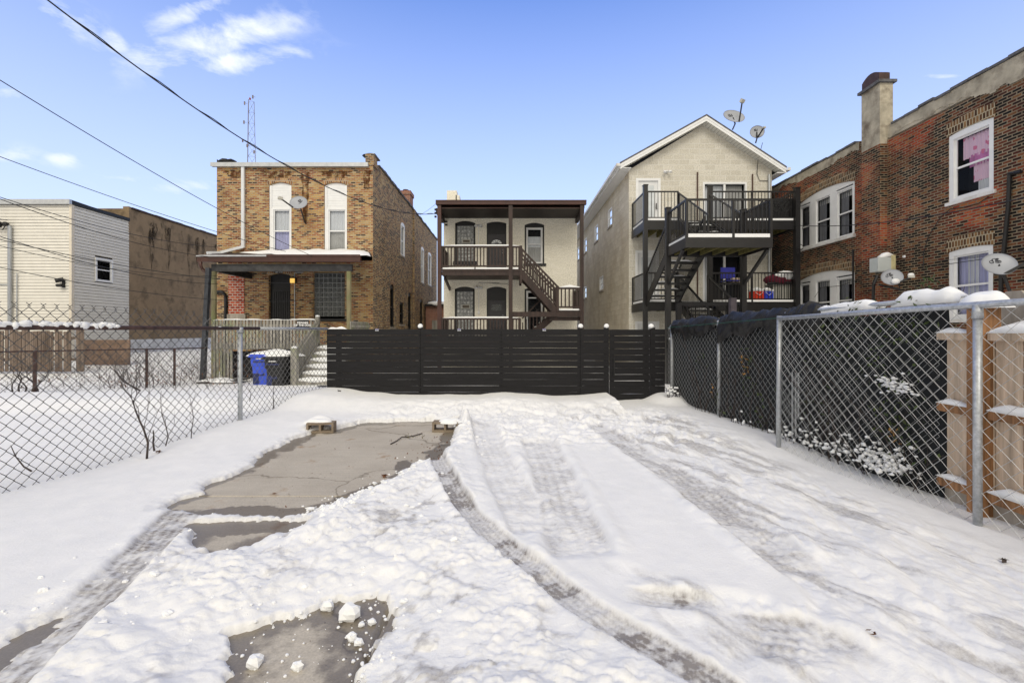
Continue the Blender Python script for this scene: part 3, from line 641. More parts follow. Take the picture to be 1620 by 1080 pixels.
# ------------------------------------------------------------------ buildings
def FR(o, U, Nn): return (o, U, Nn)
def glassblocks(par, fr, a, b, c, d, nc, nr, m, rec=.08, vent=None, name='glass_block_panel'):
    q = MB(*fr); q.box(a, b, -rec-.06, -rec-.012, c, d); cw = (b-a)/nc; ch = (d-c)/nr; g = .07
    fo = MB(*fr); fo.box(a, b, -rec-.07, -rec-.013, c, d); fo = fo.build(name, GREYPK if False else mat('block_mortar', (.28, .29, .29), .8, .1, 5, bmp=0), par)
    q = MB(*fr)
    for i in range(nc):
        for j in range(nr):
            x0, x1, y0, y1 = a+cw*(i+g), a+cw*(i+1-g), c+ch*(j+g), c+ch*(j+1-g)
            if vent and x0 > vent[0]-.03 and x1 < vent[1]+.03 and y0 > vent[2]-.06 and y1 < vent[3]+.06: continue
            k = len(q.v); e = cw*.12; n0 = -rec-.02; n1 = -rec+.012
            for (x, n, y) in ((x0, n0, y0), (x1, n0, y0), (x1, n0, y1), (x0, n0, y1), (x0+e, n1, y0+e), (x1-e, n1, y0+e), (x1-e, n1, y1-e), (x0+e, n1, y1-e)): q.v.append(q.pt(x, n, y))
            for f in ((4, 5, 6, 7), (0, 1, 5, 4), (1, 2, 6, 5), (2, 3, 7, 6), (3, 0, 4, 7)): q.f.append([k+t for t in f])
    q.build('glass_blocks', m, fo)
    if vent:
        u0, u1, v0, v1 = vent; v = MB(*fr); v.box(u0, u1, -rec, -rec+.03, v0, v0+.03); v.box(u0, u1, -rec, -rec+.03, v1-.03, v1); v.box(u0, u0+.03, -rec, -rec+.03, v0+.03, v1-.03); v.box(u1-.03, u1, -rec, -rec+.03, v0+.03, v1-.03)
        v.build('vent_frame', DISHL, fo)
        v = MB(*fr); v.box(u0+.03, u1-.03, -rec-.01, -rec+.005, v0+.03, v1-.03); v.build('vent_flap', mat('vent_brown', (.12, .10, .08), .5), fo)
    return fo
def panel_door(par, fr, a, b, c, d, m, rec=.1, fan=False, lite=False, handle=True, name='door', panels=True, hm=None):
    q = MB(*fr); q.box(a, b, -rec-.05, -rec, c, d); w_ = b-a
    if panels:
        top = c+(d-c)*(.62 if (fan or lite) else .93); rows = [(c+.15, c+(top-c)*.42), (c+(top-c)*.5, top-.05)]
        for (r0, r1) in rows:
            for k in (0, 1):
                x0 = a+w_*(.12+.42*k); x1 = x0+w_*.34; q.box(x0, x1, -rec, -rec+.012, r0, r1); q.box(x0+.03, x1-.03, -rec+.012, -rec+.022, r0+.04, r1-.04)
    o = q.build(name, m, par)
    if fan:
        g = MB(*fr); k = len(g.v); cx_, cy = (a+b)/2, c+(d-c)*.76; r_ = w_*.33; n = 12
        pts = [g.pt(cx_+r_*math.cos(math.pi*i/n), -rec+.006, cy+r_*.85*math.sin(math.pi*i/n)) for i in range(n+1)]; g.quad(*pts); g.build('fanlight', mat('bright_frosted_glass', (.75, .78, .8), .3, .1, 8, bmp=0), o)
        g = MB(*fr)
        for an in (36, 72, 108, 144): g.beam(g.pt(cx_, -rec+.01, cy), g.pt(cx_+r_*math.cos(math.radians(an)), -rec+.01, cy+r_*.85*math.sin(math.radians(an))), .018, .012)
        g.tube([g.pt(cx_+r_*.28*math.cos(math.pi*i/6), -rec+.01, cy+r_*.28*math.sin(math.pi*i/6)) for i in range(7)], .01, 4)
        g.tube([p+Vector(g.N)*.005 for p in pts]+[pts[0]], .014, 4); g.build('glazing_bar', m, o)
    if lite:
        g = MB(*fr); g.box(a+w_*.2, b-w_*.2, -rec, -rec+.006, c+(d-c)*.75, c+(d-c)*.9); g.build('door_glass', GBLOCKD, o)
    if handle:
        g = MB(*fr); hx = b-w_*.12; g.tube([g.pt(hx, -rec, c+.95), g.pt(hx, -rec+.05, c+.95)], .022, 8); g.blob(g.pt(hx, -rec+.06, c+.95), .03, .03, .03, 1, amp=0); g.tube([g.pt(hx, -rec, c+1.1), g.pt(hx, -rec+.03, c+1.1)], .02, 8); g.build('handle', hm or GALV, o)
    return o
def arch_course(par, fr, a, b, d, rise, m, hgt=.17, name='brick_arch'):
    q = MB(*fr); n = 12; a -= .05; b += .05
    lo = [(a+(b-a)*i/n, d+rise*4*(i/n)*(1-i/n)) for i in range(n+1)]
    for (p, r) in zip(lo, lo[1:]):
        k = len(q.v)
        for nn in (0.002, .012):
            for (u, v) in ((p[0], p[1]), (r[0], r[1]), (r[0], r[1]+hgt), (p[0], p[1]+hgt)): q.v.append(q.pt(u, nn, v))
        for f in ((4, 5, 6, 7), (0, 1, 5, 4), (3, 7, 6, 2)): q.f.append([k+i for i in f])
    return q.build(name, m, par)
RC = [0]
def railing(par, a, b, z0, z1, m, post=.05, bal=.018, pitch=.11, name='railing', rail=.05, extra=None, botgap=.09, endposts=True, w_=.04):
    """a and b are 2D points; z0/z1 floor heights under a and b may be given as tuples (za, zb) with height z1"""
    RC[0] += 1; post += .002*(RC[0] % 7); rail += .0015*(RC[0] % 7); w_ += .0015*(RC[0] % 7)
    za, zb = z0 if isinstance(z0, tuple) else (z0, z0); h = z1; q = MB(); A = Vector((*a, za)); B = Vector((*b, zb)); Z = Vector((0, 0, 1))
    q.beam(A+Z*h, B+Z*h, w_, rail); q.beam(A+Z*botgap, B+Z*botgap, w_*.8, rail*.8)
    L = (B-A).length; n = max(1, int(L/pitch))
    for i in range(1, n):
        p = A+(B-A)*i/n; q.beam(p+Z*(botgap+.01), p+Z*(h-.01), bal, bal, (0, 1, 0))
    if endposts:
        for p in (A, B): q.beam(p-Z*.02, p+Z*(h+.02), post, post, (0, 1, 0))
    return q.build(name, m, par)
def stairs(par, x0, x1, ya, za, yb, zb, n, m, snow=True, name='staircase', open_=True):
    """flight running along Y between (ya,za) top and (yb,zb) bottom"""
    q = MB()
    for x in (x0, x1): q.beam((x, ya, za-.12), (x, yb, zb-.12), .05, .26)
    o = q.build(name, m, par); t = MB(); s = MB()
    for i in range(1, n):
        y = ya+(yb-ya)*i/n; z = za+(zb-za)*i/n; t.box(x0+.03, x1-.03, -(y-.14), -(y+.14), z-.05, z)
        if snow: s = join_mb(s, snow_strip((x0+.06+.25*(i*37 % 3 == 0), y, z-.01), (x1-.08-.3*(i*53 % 2), y, z-.01), .22, .07, i, .1, .25))
    t.build('tread', m, o)
    if snow: s.build('snow_cap', SNOWCAP, o, True)
    return o
def floodlight(par, fr, u, v, name='floodlight', m=None):
    q = MB(*fr); q.tube([q.pt(u, 0, v), q.pt(u, .05, v)], .06, 10)
    for s in (-1, 1):
        q.tube([q.pt(u, .05, v), q.pt(u+s*.05, .1, v-.02)], .015, 6)
        a = q.pt(u+s*.05, .09, v-.01); b = q.pt(u+s*.13, .20, v-.06); q.tube([a, b], .035, 10, r2=.06)
    return q.build(name, m or WHITE, par, True)

# --- house on the left: tan common brick ------------------------------------------------
xl, xr, yf = -11.55, -5.375, 18.0
lh = thing('brick_house', 'tan and orange brick house with two tall white upper windows and lean-to back porch', 'house', (xl, yf, -.3))
fr = FR((0, yf, 0), (1, 0, 0), (0, -1, 0)); K = lambda px: XX(px, yf); Zf = lambda py: ZZ(py, yf)
ops = [(K(425.5), K(461), Zf(400), Zf(293), .12), (K(513), K(549), Zf(400), Zf(293), .12), (K(425), K(459.5), .5, Zf(436), .10), (K(496), K(545.5), Zf(505), Zf(431), 0)]
m = MB(*fr); wall(m, xl, xr, -.7, 7.93, ops, .14)
m.build('front_wall', TAN, lh)
zc = 8.2
m = MB((xr, 0, 0), (0, 1, 0), (1, 0, 0))
sw = [(22.6, 23.4, 5.2, 6.75, .12), (27.8, 28.7, 4.4, 6.5, .12), (30.2, 31.4, 4.5, 6.6, .12), (20.6, 21.4, 1.6, 3.45, .12), (22.4, 23.3, 1.75, 2.85, .0), (24.3, 25.1, 1.5, 3.4, .12), (27.6, 28.4, 1.5, 3.3, .1)]
wall(m, yf, 34, -.7, zc, sw, .14)
m.box(yf+.002, 18.5, -.3, .03, 7.95, 8.42); m.box(25.5, 25.95, 0, .09, -.7, zc+.05)
m.build('side_wall', TANSIDE, lh)
m = MB(); m.box(xl, xr-.002, -yf-.05, -34, 7.6, 7.8); m.box(xl, xl+.25, -yf-.3, -34, 7.8, 8.2); m.quad((xl, yf, -.7), (xl, 34, -.7), (xl, 34, zc), (xl, yf, zc)); m.quad((xl, 34, -.7), (xr, 34, -.7), (xr, 34, zc), (xl, 34, zc)); m.build('roof', TILE, lh)
rd = random.Random(3); m = MB()
for i in range(46):
    y = 18.1+i*.35; m.box(xr-.28, xr+.05+rd.uniform(0, .03), -y, -(y+.33), zc+rd.uniform(-.02, .02)+(.2 if y < 18.5 else 0), zc+rd.uniform(.05, .1)+(.2 if y < 18.5 else 0))
m.build('coping', TILE, lh)
m = MB(*fr)
m.box(xl-.15, xr-.15, .01, .16, 7.88, 8.0); m.box(xl-.15, xr-.15, .16, .17, 7.86, 8.02); m.build('gutter', ALU, lh)
m = MB(); m.blob((xl+.35, 18.2, 8.15), .3, .2, .12, 4); m.blob((xl+.15, 18.2, 8.2), .2, .15, .1, 5); m.blob((xr-.2, 18.25, 8.4), .3, .2, .12, 6); m.build('roofing_felt', BLK, lh)
m = MB(*fr); ux = K(386.5); m.box(ux-.055, ux+.055, .03, .13, Zf(392), 7.9); m.beam(m.pt(ux, .08, Zf(391)), m.pt(K(358), .35, Zf(402)), .11, .1); m.beam(m.pt(K(358), .35, Zf(402)), m.pt(K(346), .7, Zf(405)), .11, .1)
for py in (300, 340, 361, 380): m.box(ux-.07, ux+.07, .02, .135, Zf(py), Zf(py)+.03)
m.build('downspout', mat('white_metal_pipe', (.66, .68, .71), .4, .05, 5, bmp=0), lh)
for (pa, pb) in ((425.5, 461), (513, 549)):
    a, b = K(pa), K(pb); mw = (pa+pb)/2
    q = MB(*fr); arcpanel(q, a+.01, b-.01, Zf(329), Zf(293), .11, -.12, -.07)
    for i in range(9): q.box(a+.09, b-.09, -.07, -.062, Zf(329)+.1*i, Zf(329)+.1*i+.085)
    q.box(a+.01, a+.09, -.07, -.03, Zf(329), Zf(293)); q.box(b-.09, b-.01, -.07, -.03, Zf(329), Zf(293))
    q.box(a+.01, a+.10, -.12, -.03, Zf(400), Zf(329))
    q.build('infill_panel', WHITE, lh)
    window(lh, fr, a+.10, b-.01, Zf(400), Zf(329), rec=.05, fw=.06, mid=Zf(365), curtain=[(CURT if pa < 500 else CURT, 0, 1, .5, 1), (LILAC if pa < 500 else BLIND, 0, 1, 0, .5)], sill=WHITE)
    arch_course(lh, fr, a, b, Zf(293), .12, ROWTAN)
# back door, glass block window, bricked-up opening, lamp
q = MB(*fr); q.box(K(425), K(459.5), -.3, -.14, .5, Zf(425)); q.build('doorway', TRIMB, lh)
q = MB(*fr)
a, b = K(430), K(458.5); q.box(a, b, -.12, -.08, .55, 3.05)
for i in range(8): q.box(a+.05+i*(b-a-.1)/7-.01, a+.05+i*(b-a-.1)/7+.01, -.08, -.055, .6, 3.0)
for z in (.6, 1.45, 1.75, 3.0): q.box(a, b, -.08, -.05, z, z+.05)
sd = q.build('security_door', TRIMB, lh)
q = MB(*fr); q.box((a+b)/2-.09, (a+b)/2+.05, -.05, -.045, 1.6, 1.65); q.build('mail_slot', SIGNW, sd)
q = MB(*fr); q.blob(q.pt(b-.1, -.04, 1.62), .03, .03, .03, 1, amp=0); q.blob(q.pt(b-.1, -.04, 1.5), .03, .03, .03, 1, amp=0); q.build('handle', GALV, sd)
arch_course(lh, fr, K(425), K(459.5), Zf(436), .1, ROWTAN)
q = MB(*fr); q.box(K(437)-.05, K(447)+.02, -.02, .02, Zf(432), Zf(427)); pl = q.build('number_plate', BLK, lh)
text_mesh('number', '5711', .15, (K(442), yf-.03, Zf(429.5)), (1, 0, 0), (0, 0, 1), SIGNW, pl)
glassblocks(lh, fr, K(496), K(545.5), Zf(505)+.12, Zf(432), 7, 9, GBLOCKD)
q = MB(*fr); q.box(K(496)-.05, K(545.5)+.08, -.1, .06, Zf(508), Zf(504)); q.build('sill', TRIMB, lh)
q = MB(*fr); q.box(K(362), K(387), .002, .03, Zf(497), Zf(427)); q.build('bricked_up_window', REDPATCH, lh)
q = MB(*fr); q.box(K(361), K(390), .0, .09, Zf(505), Zf(497)); q.build('stone_sill', GREYPK, lh)
q = MB(*fr); q.box(K(462), K(468.5), .03, .17, Zf(448), Zf(441)); lo_ = q.build('wall_lamp', LAMP, lh)
q = MB(*fr); q.box(K(461.5), K(469.5), .01, .19, Zf(441), Zf(439.5)); q.box(K(468.6), K(469.6), .0, .12, Zf(448), Zf(440)); q.box(K(462), K(468.5), 0, .03, Zf(448), Zf(441)); q.build('lamp_housing', BLK, lo_)
q = MB(*fr); q.tube([q.pt(K(480), .03, Zf(431)), q.pt(K(468), .03, Zf(431)), q.pt(K(466.5), .03, Zf(433)), q.pt(K(466.5), .03, Zf(439))], .02, 6); q.tube([q.pt(K(466.8), .03, Zf(449)), q.pt(K(466.8), .03, .7)], .02, 6); q.build('conduit', GALV, lh)
q = MB(*fr); q.tube([q.pt(K(344), .06, Zf(464)), q.pt(K(348), .1, Zf(461.5)), q.pt(K(354), .1, Zf(462)), q.pt(K(358), .08, Zf(466)), q.pt(K(358.5), .06, Zf(472)), q.pt(K(358.5), .06, .2)], .06, 8); q.build('vent_pipe', BLK, lh, True)
for (y0, y1, c, d, r_) in sw:
    up = c > 4
    window(lh, ((xr, 0, 0), (0, 1, 0), (1, 0, 0)), y0, y1, c, d, rise=r_, frame=WHITE if up else GREYPK if y0 < 20 else TRIMB, sash=WHITE if up else TRIMB, rec=.03 if up else .08, curtain=[(CURT, 0, 1, 0, 1)] if up else None, sill=GREYPK, casing=.03 if up else 0)
    if r_: arch_course(lh, ((xr, 0, 0), (0, 1, 0), (1, 0, 0)), y0, y1, d, r_, ROWTAN, .2)
m = MB(); m.box(-6.05, -5.45, -25.1, -25.9, 8.0, 8.95); m.box(-6.1, -5.40, -25.05, -25.95, 8.95, 9.15); ch = m.build('chimney', CHIMB, lh)
m = MB(); m.tube([(-5.75, 25.4, 9.1), (-5.75, 25.4, 9.28)], .16, 10); m.build('flue_pot', RUSTCAP, ch)
# lean-to porch roof, posts, deck, lattice fence and steps
yp = 15.7
A = (XX(320, yp), yp); zt = ZZ(406, yp); xr_p = XX(589, yp)
m = MB(); k = 0
pr = [(xl-.05, yf-.02, 4.50), (xr-.1, yf-.02, 4.50), (xr_p, yp, zt), (A[0], yp, zt)]
m.quad(*pr); m.quad(*[(p[0], p[1], p[2]-.14) for p in pr][::-1])
m.quad(pr[0], pr[3], (pr[3][0], pr[3][1], pr[3][2]-.14), (pr[0][0], pr[0][1], pr[0][2]-.14)); m.quad(pr[1], pr[2], (pr[2][0], pr[2][1], pr[2][2]-.14), (pr[1][0], pr[1][1], pr[1][2]-.14))
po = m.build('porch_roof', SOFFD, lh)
m = MB(); m.box(A[0]-.1, XX(572, yp), -yp+.0, -yp+.14, zt-.2, zt+.02); m.box(A[0]-.1, XX(572, yp), -yp+.14, -yp+.16, zt-.03, zt+.05); m.build('fascia', DWOODB, po)
m = MB(); m.box(A[0]-.1, A[0]+2.3, -yp+.17, -yp+.175, zt-.02, zt+.03)
m.build('drip_edge', ALU, po)
m = MB(); m.box(XX(334, yp), XX(556, yp), -yp-.14, -yp-.01, ZZ(429, yp), ZZ(418, yp)); m.box(XX(334, yp), XX(340, yp), -yp-.14, -yf+.02, ZZ(429, yp), ZZ(418, yp)); m.build('beam', mat('peeling_black_beam', (.03, .03, .032), .7, .3, 6, bmp=.3, grime=(.07, .07, .07)), po)
s = MB(); n = 26; R2 = 7; rd = random.Random(9)
x0s, x1s = XX(385, 17.5), xr_p-.05
for i in range(n+1):
    t = i/n; 
    for j in range(R2+1):
        u = j/R2; y = yf-.03-(yf-yp-.0)*u*(1 if t > .12 else .7+t*2.4); x = (K(378)+(xr-.15-K(378))*t)*(1-u)+(XX(420, yp)+(x1s-XX(420, yp))*t)*u
        e = min(1, t*7, (1-t)*9, (1-u)*7+.0 if False else 1, (1.02-u)*5); z = 4.50+(zt-4.50)*((yf-y)/(yf-yp))+.012+.13*max(.0, e)**.6*(1+.2*math.sin(i*1.3+j))*(min(1, .35+t*1.6))
        s.v.append(Vector((x, y, z)))
for i in range(n):
    for j in range(R2): k = i*(R2+1)+j; s.f.append([k, k+1, k+R2+2, k+R2+1])
s.build('snow_cap', SNOWCAP, po, True)
zg = -.3
OLDPOST = mat('mossy_round_post', (.25, .22, .13), .9, .35, 7, bmp=.5, stretch=(1, 1, .15), grime=(.17, .19, .08))
for px in (336.5, 551):
    x = XX(px, yp); m = MB(); m.tube([(x, yp+.07, zg-.2), (x, yp+.07, ZZ(429, yp))], .085, 8); m.build('porch_post', OLDPOST, lh)
m = MB(); q = [P(317, 411, yp-.1), P(317, 420, yp-.1), P(322, 428, yp-.1), P(329, 431, yp-.1), P(330, 440, yp-.05)]; m.tube(q, .06, 8); m.build('gutter_elbow', DWOODB, lh, True)
m = MB(); m.box(XX(338, yp), -6.58+.1, -yf+.0, -yp-.0, .78, .88); m.build('porch_floor', GREYW, lh)
def slats(name, a, b, za0, za1, zb0, zb1, pitch, wd, m, par, rails=(.15, .8), cap=None):
    a = Vector((*a, 0)); b = Vector((*b, 0)); L = (b-a).length; n = int(L/pitch); q = MB(); d = (b-a).normalized(); rd = random.Random(int(L*100)); nn = Vector((d.y, -d.x, 0))
    for i in range(n+1):
        t = i/n; p = a+(b-a)*t; z0 = za0+(zb0-za0)*t; z1 = za1+(zb1-za1)*t+rd.uniform(-.012, .012)
        q.beam(p+Vector((0, 0, z0)), p+Vector((0, 0, z1)), wd, .025, tuple(nn))
    for r_ in rails:
        q.beam(a-nn*.04+Vector((0, 0, za0+(za1-za0)*r_)), b-nn*.04+Vector((0, 0, zb0+(zb1-zb0)*r_)), .04, .09)
    return q.build(name, m, par)
xa, xb = XX(339, yp), -6.58
slats('porch_fence', (xa, yp-.02), (xb, yp-.02), .80, 1.80, .80, 1.80, .115, .078, GREYW, lh)
s = snow_strip((xa, yp-.01, 1.79), (xb, yp-.01, 1.79), .07, .035, 2, .08, .8); s.build('snow_cap', SNOWCAP, lh, True)
slats('skirting', (xa, yp), (XX(366, yp), yp), -.4, .80, -.4, .80, .115, .078, GREYW, lh, rails=(.9,))
m = MB(); m.box(XX(339, yp), xb, -yp-.5, -yp-.4, -.5, .70); m.build('crawl_space_shade', DARKROOM, lh)  # near-black panel stands in for the shade beneath the porch floor
slats('stair_railing', (xb, yp-.05), (xb, 14.05), .80, 1.83, -.18, .86, .10, .07, GREYW, lh)
m = MB(); m.box(xb-.09, xb+.09, -13.9, -14.06, -.4, .88); m.build('newel_post', GREYW, lh)
m = MB(); m.box(xb-.06, xb+.06, -15.6, -15.72, -.4, 1.9); m.build('newel_post', GREYW, lh)
m = MB(); m.blob((xb, 13.98, .9), .1, .1, .05, 1, amp=.1); m.blob((xb, 15.66, 1.92), .08, .08, .04, 1, amp=.1); m.build('snow_cap', SNOWCAP, lh, True)
m = MB(); sn = MB()
for i in range(6):
    z = .82-i*.19; y1 = 15.7-i*.29; m.box(xb+.05, -5.45, -y1-.0, -(y1-.31), z-.25, z); sn.blob((xb+.62, y1-.15, z+.02), .62, .21, .10, i, n=14, m=6, amp=.07)
st_ = m.build('steps', GREYW, lh); sn.build('snow_cap', SNOWCAP, st_, True)
m = MB(); m.box(xb, -5.4, -yf+.02, -15.5, .7, .86); m.build('porch_landing', GREYW, lh)
slats('side_fence', (-5.42, yf-.4), (-5.42, 15.6), .9, 1.75, .9, 1.75, .12, .09, GREYW, lh)

# --- centre house: cream painted brick with a brown back porch ---------------------------
Y0, YP = 20.0, 18.2
chs = thing('cream_brick_house', 'small two storey cream painted brick house with dark brown double porch and zigzag outside stair', 'house', (0, Y0, -.3))
fr = FR((0, Y0, 0), (1, 0, 0), (0, -1, 0)); K = lambda px: XX(px, Y0); Zf = lambda py: ZZ(py, Y0)
wx0, wx1 = K(702), K(913)
R0 = 458/4.153+280
ops = [(K(720), K(752), Zf(414), Zf(353), .1), (K(770), K(801), 3.88, Zf(353), .07), (K(830), K(861), Zf(417), Zf(356), .1),
       (K(719.5), K(751), 1.2, Zf(457), .1), (K(770), K(801), 1.0, Zf(457), .1), (K(830), K(861), 1.3, Zf(457), .05)]
m = MB(*fr); wall(m, wx0, wx1, -.7, 6.9, ops, .12); m.build('front_wall', CREAMB, chs)
m = MB((wx1, 0, 0), (0, 1, 0), (1, 0, 0)); wall(m, Y0, 34, -.7, 6.9, []); m.build('side_wall', CREAMB, chs)
m = MB((wx0, 0, 0), (0, 1, 0), (-1, 0, 0)); wall(m, Y0, 34, -.7, 6.9, []); m.build('side_wall', CREAMB, chs)
m = MB(); m.box(wx0+.01, wx1-.01, -Y0-.1, -34, 6.6, 6.75); m.build('roof', TILE, chs)
m = MB(); m.box(-2.92, -2.45, -21.4, -21.9, 6.6, 8.02); m.box(-2.5, -2.32, -21.4, -21.9, 7.4, 7.8); m.build('chimney', CREAMB, chs)
for (pa, pb, v0, v1, vn) in ((720, 752, 414, 353, (731, 744, 384, 378)), (719.5, 751, 0, 457, (729, 743, 488, 481.5))):
    a, b = K(pa), K(pb); c = Zf(v0) if v0 else 1.2; d = Zf(v1)
    q = MB(*fr); q.box(a, a+.07, -.11, -.03, c, d); q.box(b-.07, b, -.11, -.03, c, d); arcpanel(q, a, b, d-.1, d, .1, -.11, -.03); q.box(a-.08, b+.08, -.1, .05, c-.14, c+.02)
    q.build('window_surround', TRIMB, chs)
    glassblocks(chs, fr, a+.07, b-.07, c+.02, d-.1, 5, 10, GBLOCK, vent=(K(vn[0]), K(vn[1]), Zf(vn[2]), Zf(vn[3])))
for (v0, v1, vt, fan) in ((3.88, 353, 369, True), (1.0, 457, 474, False)):
    a, b = K(770), K(801); d = Zf(v1)
    q = MB(*fr); q.box(a, a+.06, -.1, -.02, v0, d); q.box(b-.06, b, -.1, -.02, v0, d); arcpanel(q, a, b, Zf(vt), d, .06 if fan else .1, -.1, -.05); q.box(a+.06, b-.06, -.1, -.03, Zf(vt)-.03, Zf(vt)+.04)
    q.build('door_surround', TRIMB, chs)
    panel_door(chs, fr, a+.06, b-.06, v0, Zf(vt)-.03, DOORG, .06, fan=fan, lite=not fan)
a, b = K(830), K(861)
q = MB(*fr); q.box(a-.06, b+.08, -.05, .06, Zf(417)-.1, Zf(417)); q.build('sill', TRIMB, chs)
q = MB(*fr); arcpanel(q, a, b, Zf(360), Zf(356), .1, -.10, -.02); q.box(a, a+.07, -.1, -.02, Zf(417), Zf(360)); q.box(b-.07, b, -.1, -.02, Zf(417), Zf(360)); q.build('window_surround', TRIMB, chs)
window(chs, fr, a+.07, b-.07, Zf(417), Zf(360), frame=WPAINT, sash=WHITE, fw=.04, rec=.04, mid=Zf(386), curtain=[(mat('white_shade', (.75, .76, .78), .9, .03, 2, bmp=0), 0, 1, .47, .78), (BLIND, 0, 1, .0, .47)])
q = MB(*fr); q.box(a, a+.07, -.1, -.02, 1.3, Zf(457)); q.box(b-.07, b, -.1, -.02, 1.3, Zf(457)); q.box(a+.07, b-.07, -.1, -.02, Zf(460), Zf(456)); q.build('window_surround', TRIMB, chs)
window(chs, fr, a+.07, b-.07, 1.3, Zf(460), frame=WPAINT, sash=WHITE, fw=.04, rec=.04, mid=Zf(471))
for (px, py, pz) in ((757, 357, 389), (757.5, 454, 492)):
    fo = floodlight(chs, fr, K(px), Zf(py)); q = MB(*fr); q.tube([q.pt(K(px), .02, Zf(py)), q.pt(K(px), .02, Zf(pz))], .012, 5); q.box(K(px)-.04, K(px)+.04, 0, .05, Zf(pz)-.12, Zf(pz)); q.build('conduit', WHITE, fo)
q = MB(*fr); q.tube([q.pt(K(779), .05, Zf(448.5)), q.pt(K(802), .05, Zf(449)), q.pt(K(806), .05, Zf(452))], .008, 4); q.tube([q.pt(K(757), .02, Zf(447)), q.pt(K(790), .02, Zf(448))], .008, 4)
for i in range(2): q.box(K(704), K(708), .01, .08, Zf(352+i*5), Zf(350+i*5))
q.build('wall_cable', BLK, chs)
# porch roof
pz0, pz1 = 6.36, 6.50
m = MB(); m.box(XX(693, YP), XX(923, YP), -YP-.02, -Y0+.01, pz0, pz1-.03)
for px in (701.5, 912): m.box(XX(px, Y0)-.06, XX(px, Y0)+.06, -YP-.1, -Y0+.02, pz0-.22, pz0-.01)
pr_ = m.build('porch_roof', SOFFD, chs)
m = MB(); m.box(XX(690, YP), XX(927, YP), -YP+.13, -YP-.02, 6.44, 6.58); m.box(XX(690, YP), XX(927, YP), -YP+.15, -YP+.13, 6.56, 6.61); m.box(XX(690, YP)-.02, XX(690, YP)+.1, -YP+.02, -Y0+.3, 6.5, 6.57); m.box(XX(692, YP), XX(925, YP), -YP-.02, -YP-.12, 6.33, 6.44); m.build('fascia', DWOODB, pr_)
m = MB(); m.box(XX(691, YP), XX(926, YP), -YP+.1, -Y0+.2, 6.585, 6.62); m.build('snow_cap', SNOWCAP, pr_)
q = MB(); q.box(XX(912, YP), XX(913, YP), -YP+.151, -YP+.153, 6.45, 6.6)
px3 = [(695.3, .15), (807.8, .16), (920.3, .14)]
for i, (px, ww) in enumerate(px3):
    x = XX(px, YP); m = MB(); m.box(x-ww/2, x+ww/2, -YP+.08, -YP-.08, -.6, 6.44); m.build('porch_post', DWOODB if i == 0 else DWOOD, chs)
# decks
dx0, dx1 = XX(698.5, YP), XX(824, YP)
for (zt_, nm) in ((3.915, 'upper_deck'), (1.04, 'lower_deck')):
    m = MB(); m.box(dx0, dx1, -YP+.02, -YP-.03, zt_-.28, zt_-.13); m.box(dx0, dx1, -YP+.04, -YP-.0, zt_-.12, zt_-.04); m.box(dx0, dx1, -YP-.0, -Y0+.01, zt_-.10, zt_-.03); m.box(dx0, dx1, -YP-.04, -Y0+.01, zt_-.26, zt_-.22)
    if zt_ > 3: m.beam((dx0+.1, YP+.2, zt_-.35), (dx0+.1, Y0-.02, zt_-.75+.1), .07, .15)
    dk = m.build(nm, DWOOD, chs)
    s = MB(); s.box(dx0+.02, dx1-.1, -YP+.03, -YP-.5, zt_-.03, zt_+.03); s.build('snow_cap', SNOWCAP, dk)
    railing(dk, (dx0, YP+.0), (dx1-.05, YP+.0), zt_, .86, DWOOD, pitch=.128, bal=.045, rail=.07, post=.1, w_=.07)
    railing(dk, (dx0, YP), (dx0, Y0-.05), zt_, .86, DWOOD, pitch=.128, bal=.045, rail=.07, post=.09, w_=.07)
    s = snow_strip((dx0, YP, zt_+.89), (dx1, YP, zt_+.89), .11, .05, 5, .2, .1); s.build('snow_cap', SNOWCAP, dk, True)
q = MB(); q.box(dx0+1.32, dx0+1.36, -YP+.05, -YP-.0, 3.85, 4.0); q.build('brace', DWOOD, chs)
# upper flight to the side landing (runs along X)
lz = 2.28; sx0, sx1 = XX(824, YP), XX(882, YP); lx1 = XX(919, YP)
def stair_x(par, xa, za, xb, zb, y0, y1, n, name):
    m = MB()
    for y in (y0, y1): m.beam((xa, y, za-.16), (xb, y, zb-.16), .05, .27)
    o = m.build(name, DWOOD, par); t = MB(); s = MB()
    for i in range(1, n):
        x = xa+(xb-xa)*(i-.3)/n; z = za+(zb-za)*i/n; t.box(x-.15, x+.13, -y0-.01, -y1+.01, z-.04, z); s = join_mb(s, snow_strip((x-.02, y0+.01, z), (x-.02, y1-.02, z), .24, .07, i, .15, .2))
    t.build('tread', DWOOD, o); s.build('snow_cap', SNOWCAP, o, True); return o
s1 = stair_x(chs, sx0, 3.915, sx1, lz, YP, YP+.9, 8, 'upper_staircase')
for y in (YP-.03, YP+.93):
    q = MB(); A_, B_ = Vector((sx0, y, 3.915)), Vector((sx1, y, lz)); Z_ = Vector((0, 0, 1)); q.beam(A_+Z_*.80, B_+Z_*.90, .07, .07); q.beam(A_+Z_*.62, B_+Z_*.74, .05, .05); q.beam(A_+Z_*.12, B_+Z_*.14, .05, .06)
    for i in range(0, 13):
        p = A_+(B_-A_)*(i+.5)/13; q.beam(p+Z_*.1, p+Z_*.84, .045, .045, (0, 1, 0))
    q.beam(B_-Z_*.1, B_+Z_*.92, .1, .1, (0, 1, 0)); q.beam(A_-Z_*.6, A_+Z_*.9, .1, .1, (0, 1, 0)); q.build('railing', DWOOD, s1)
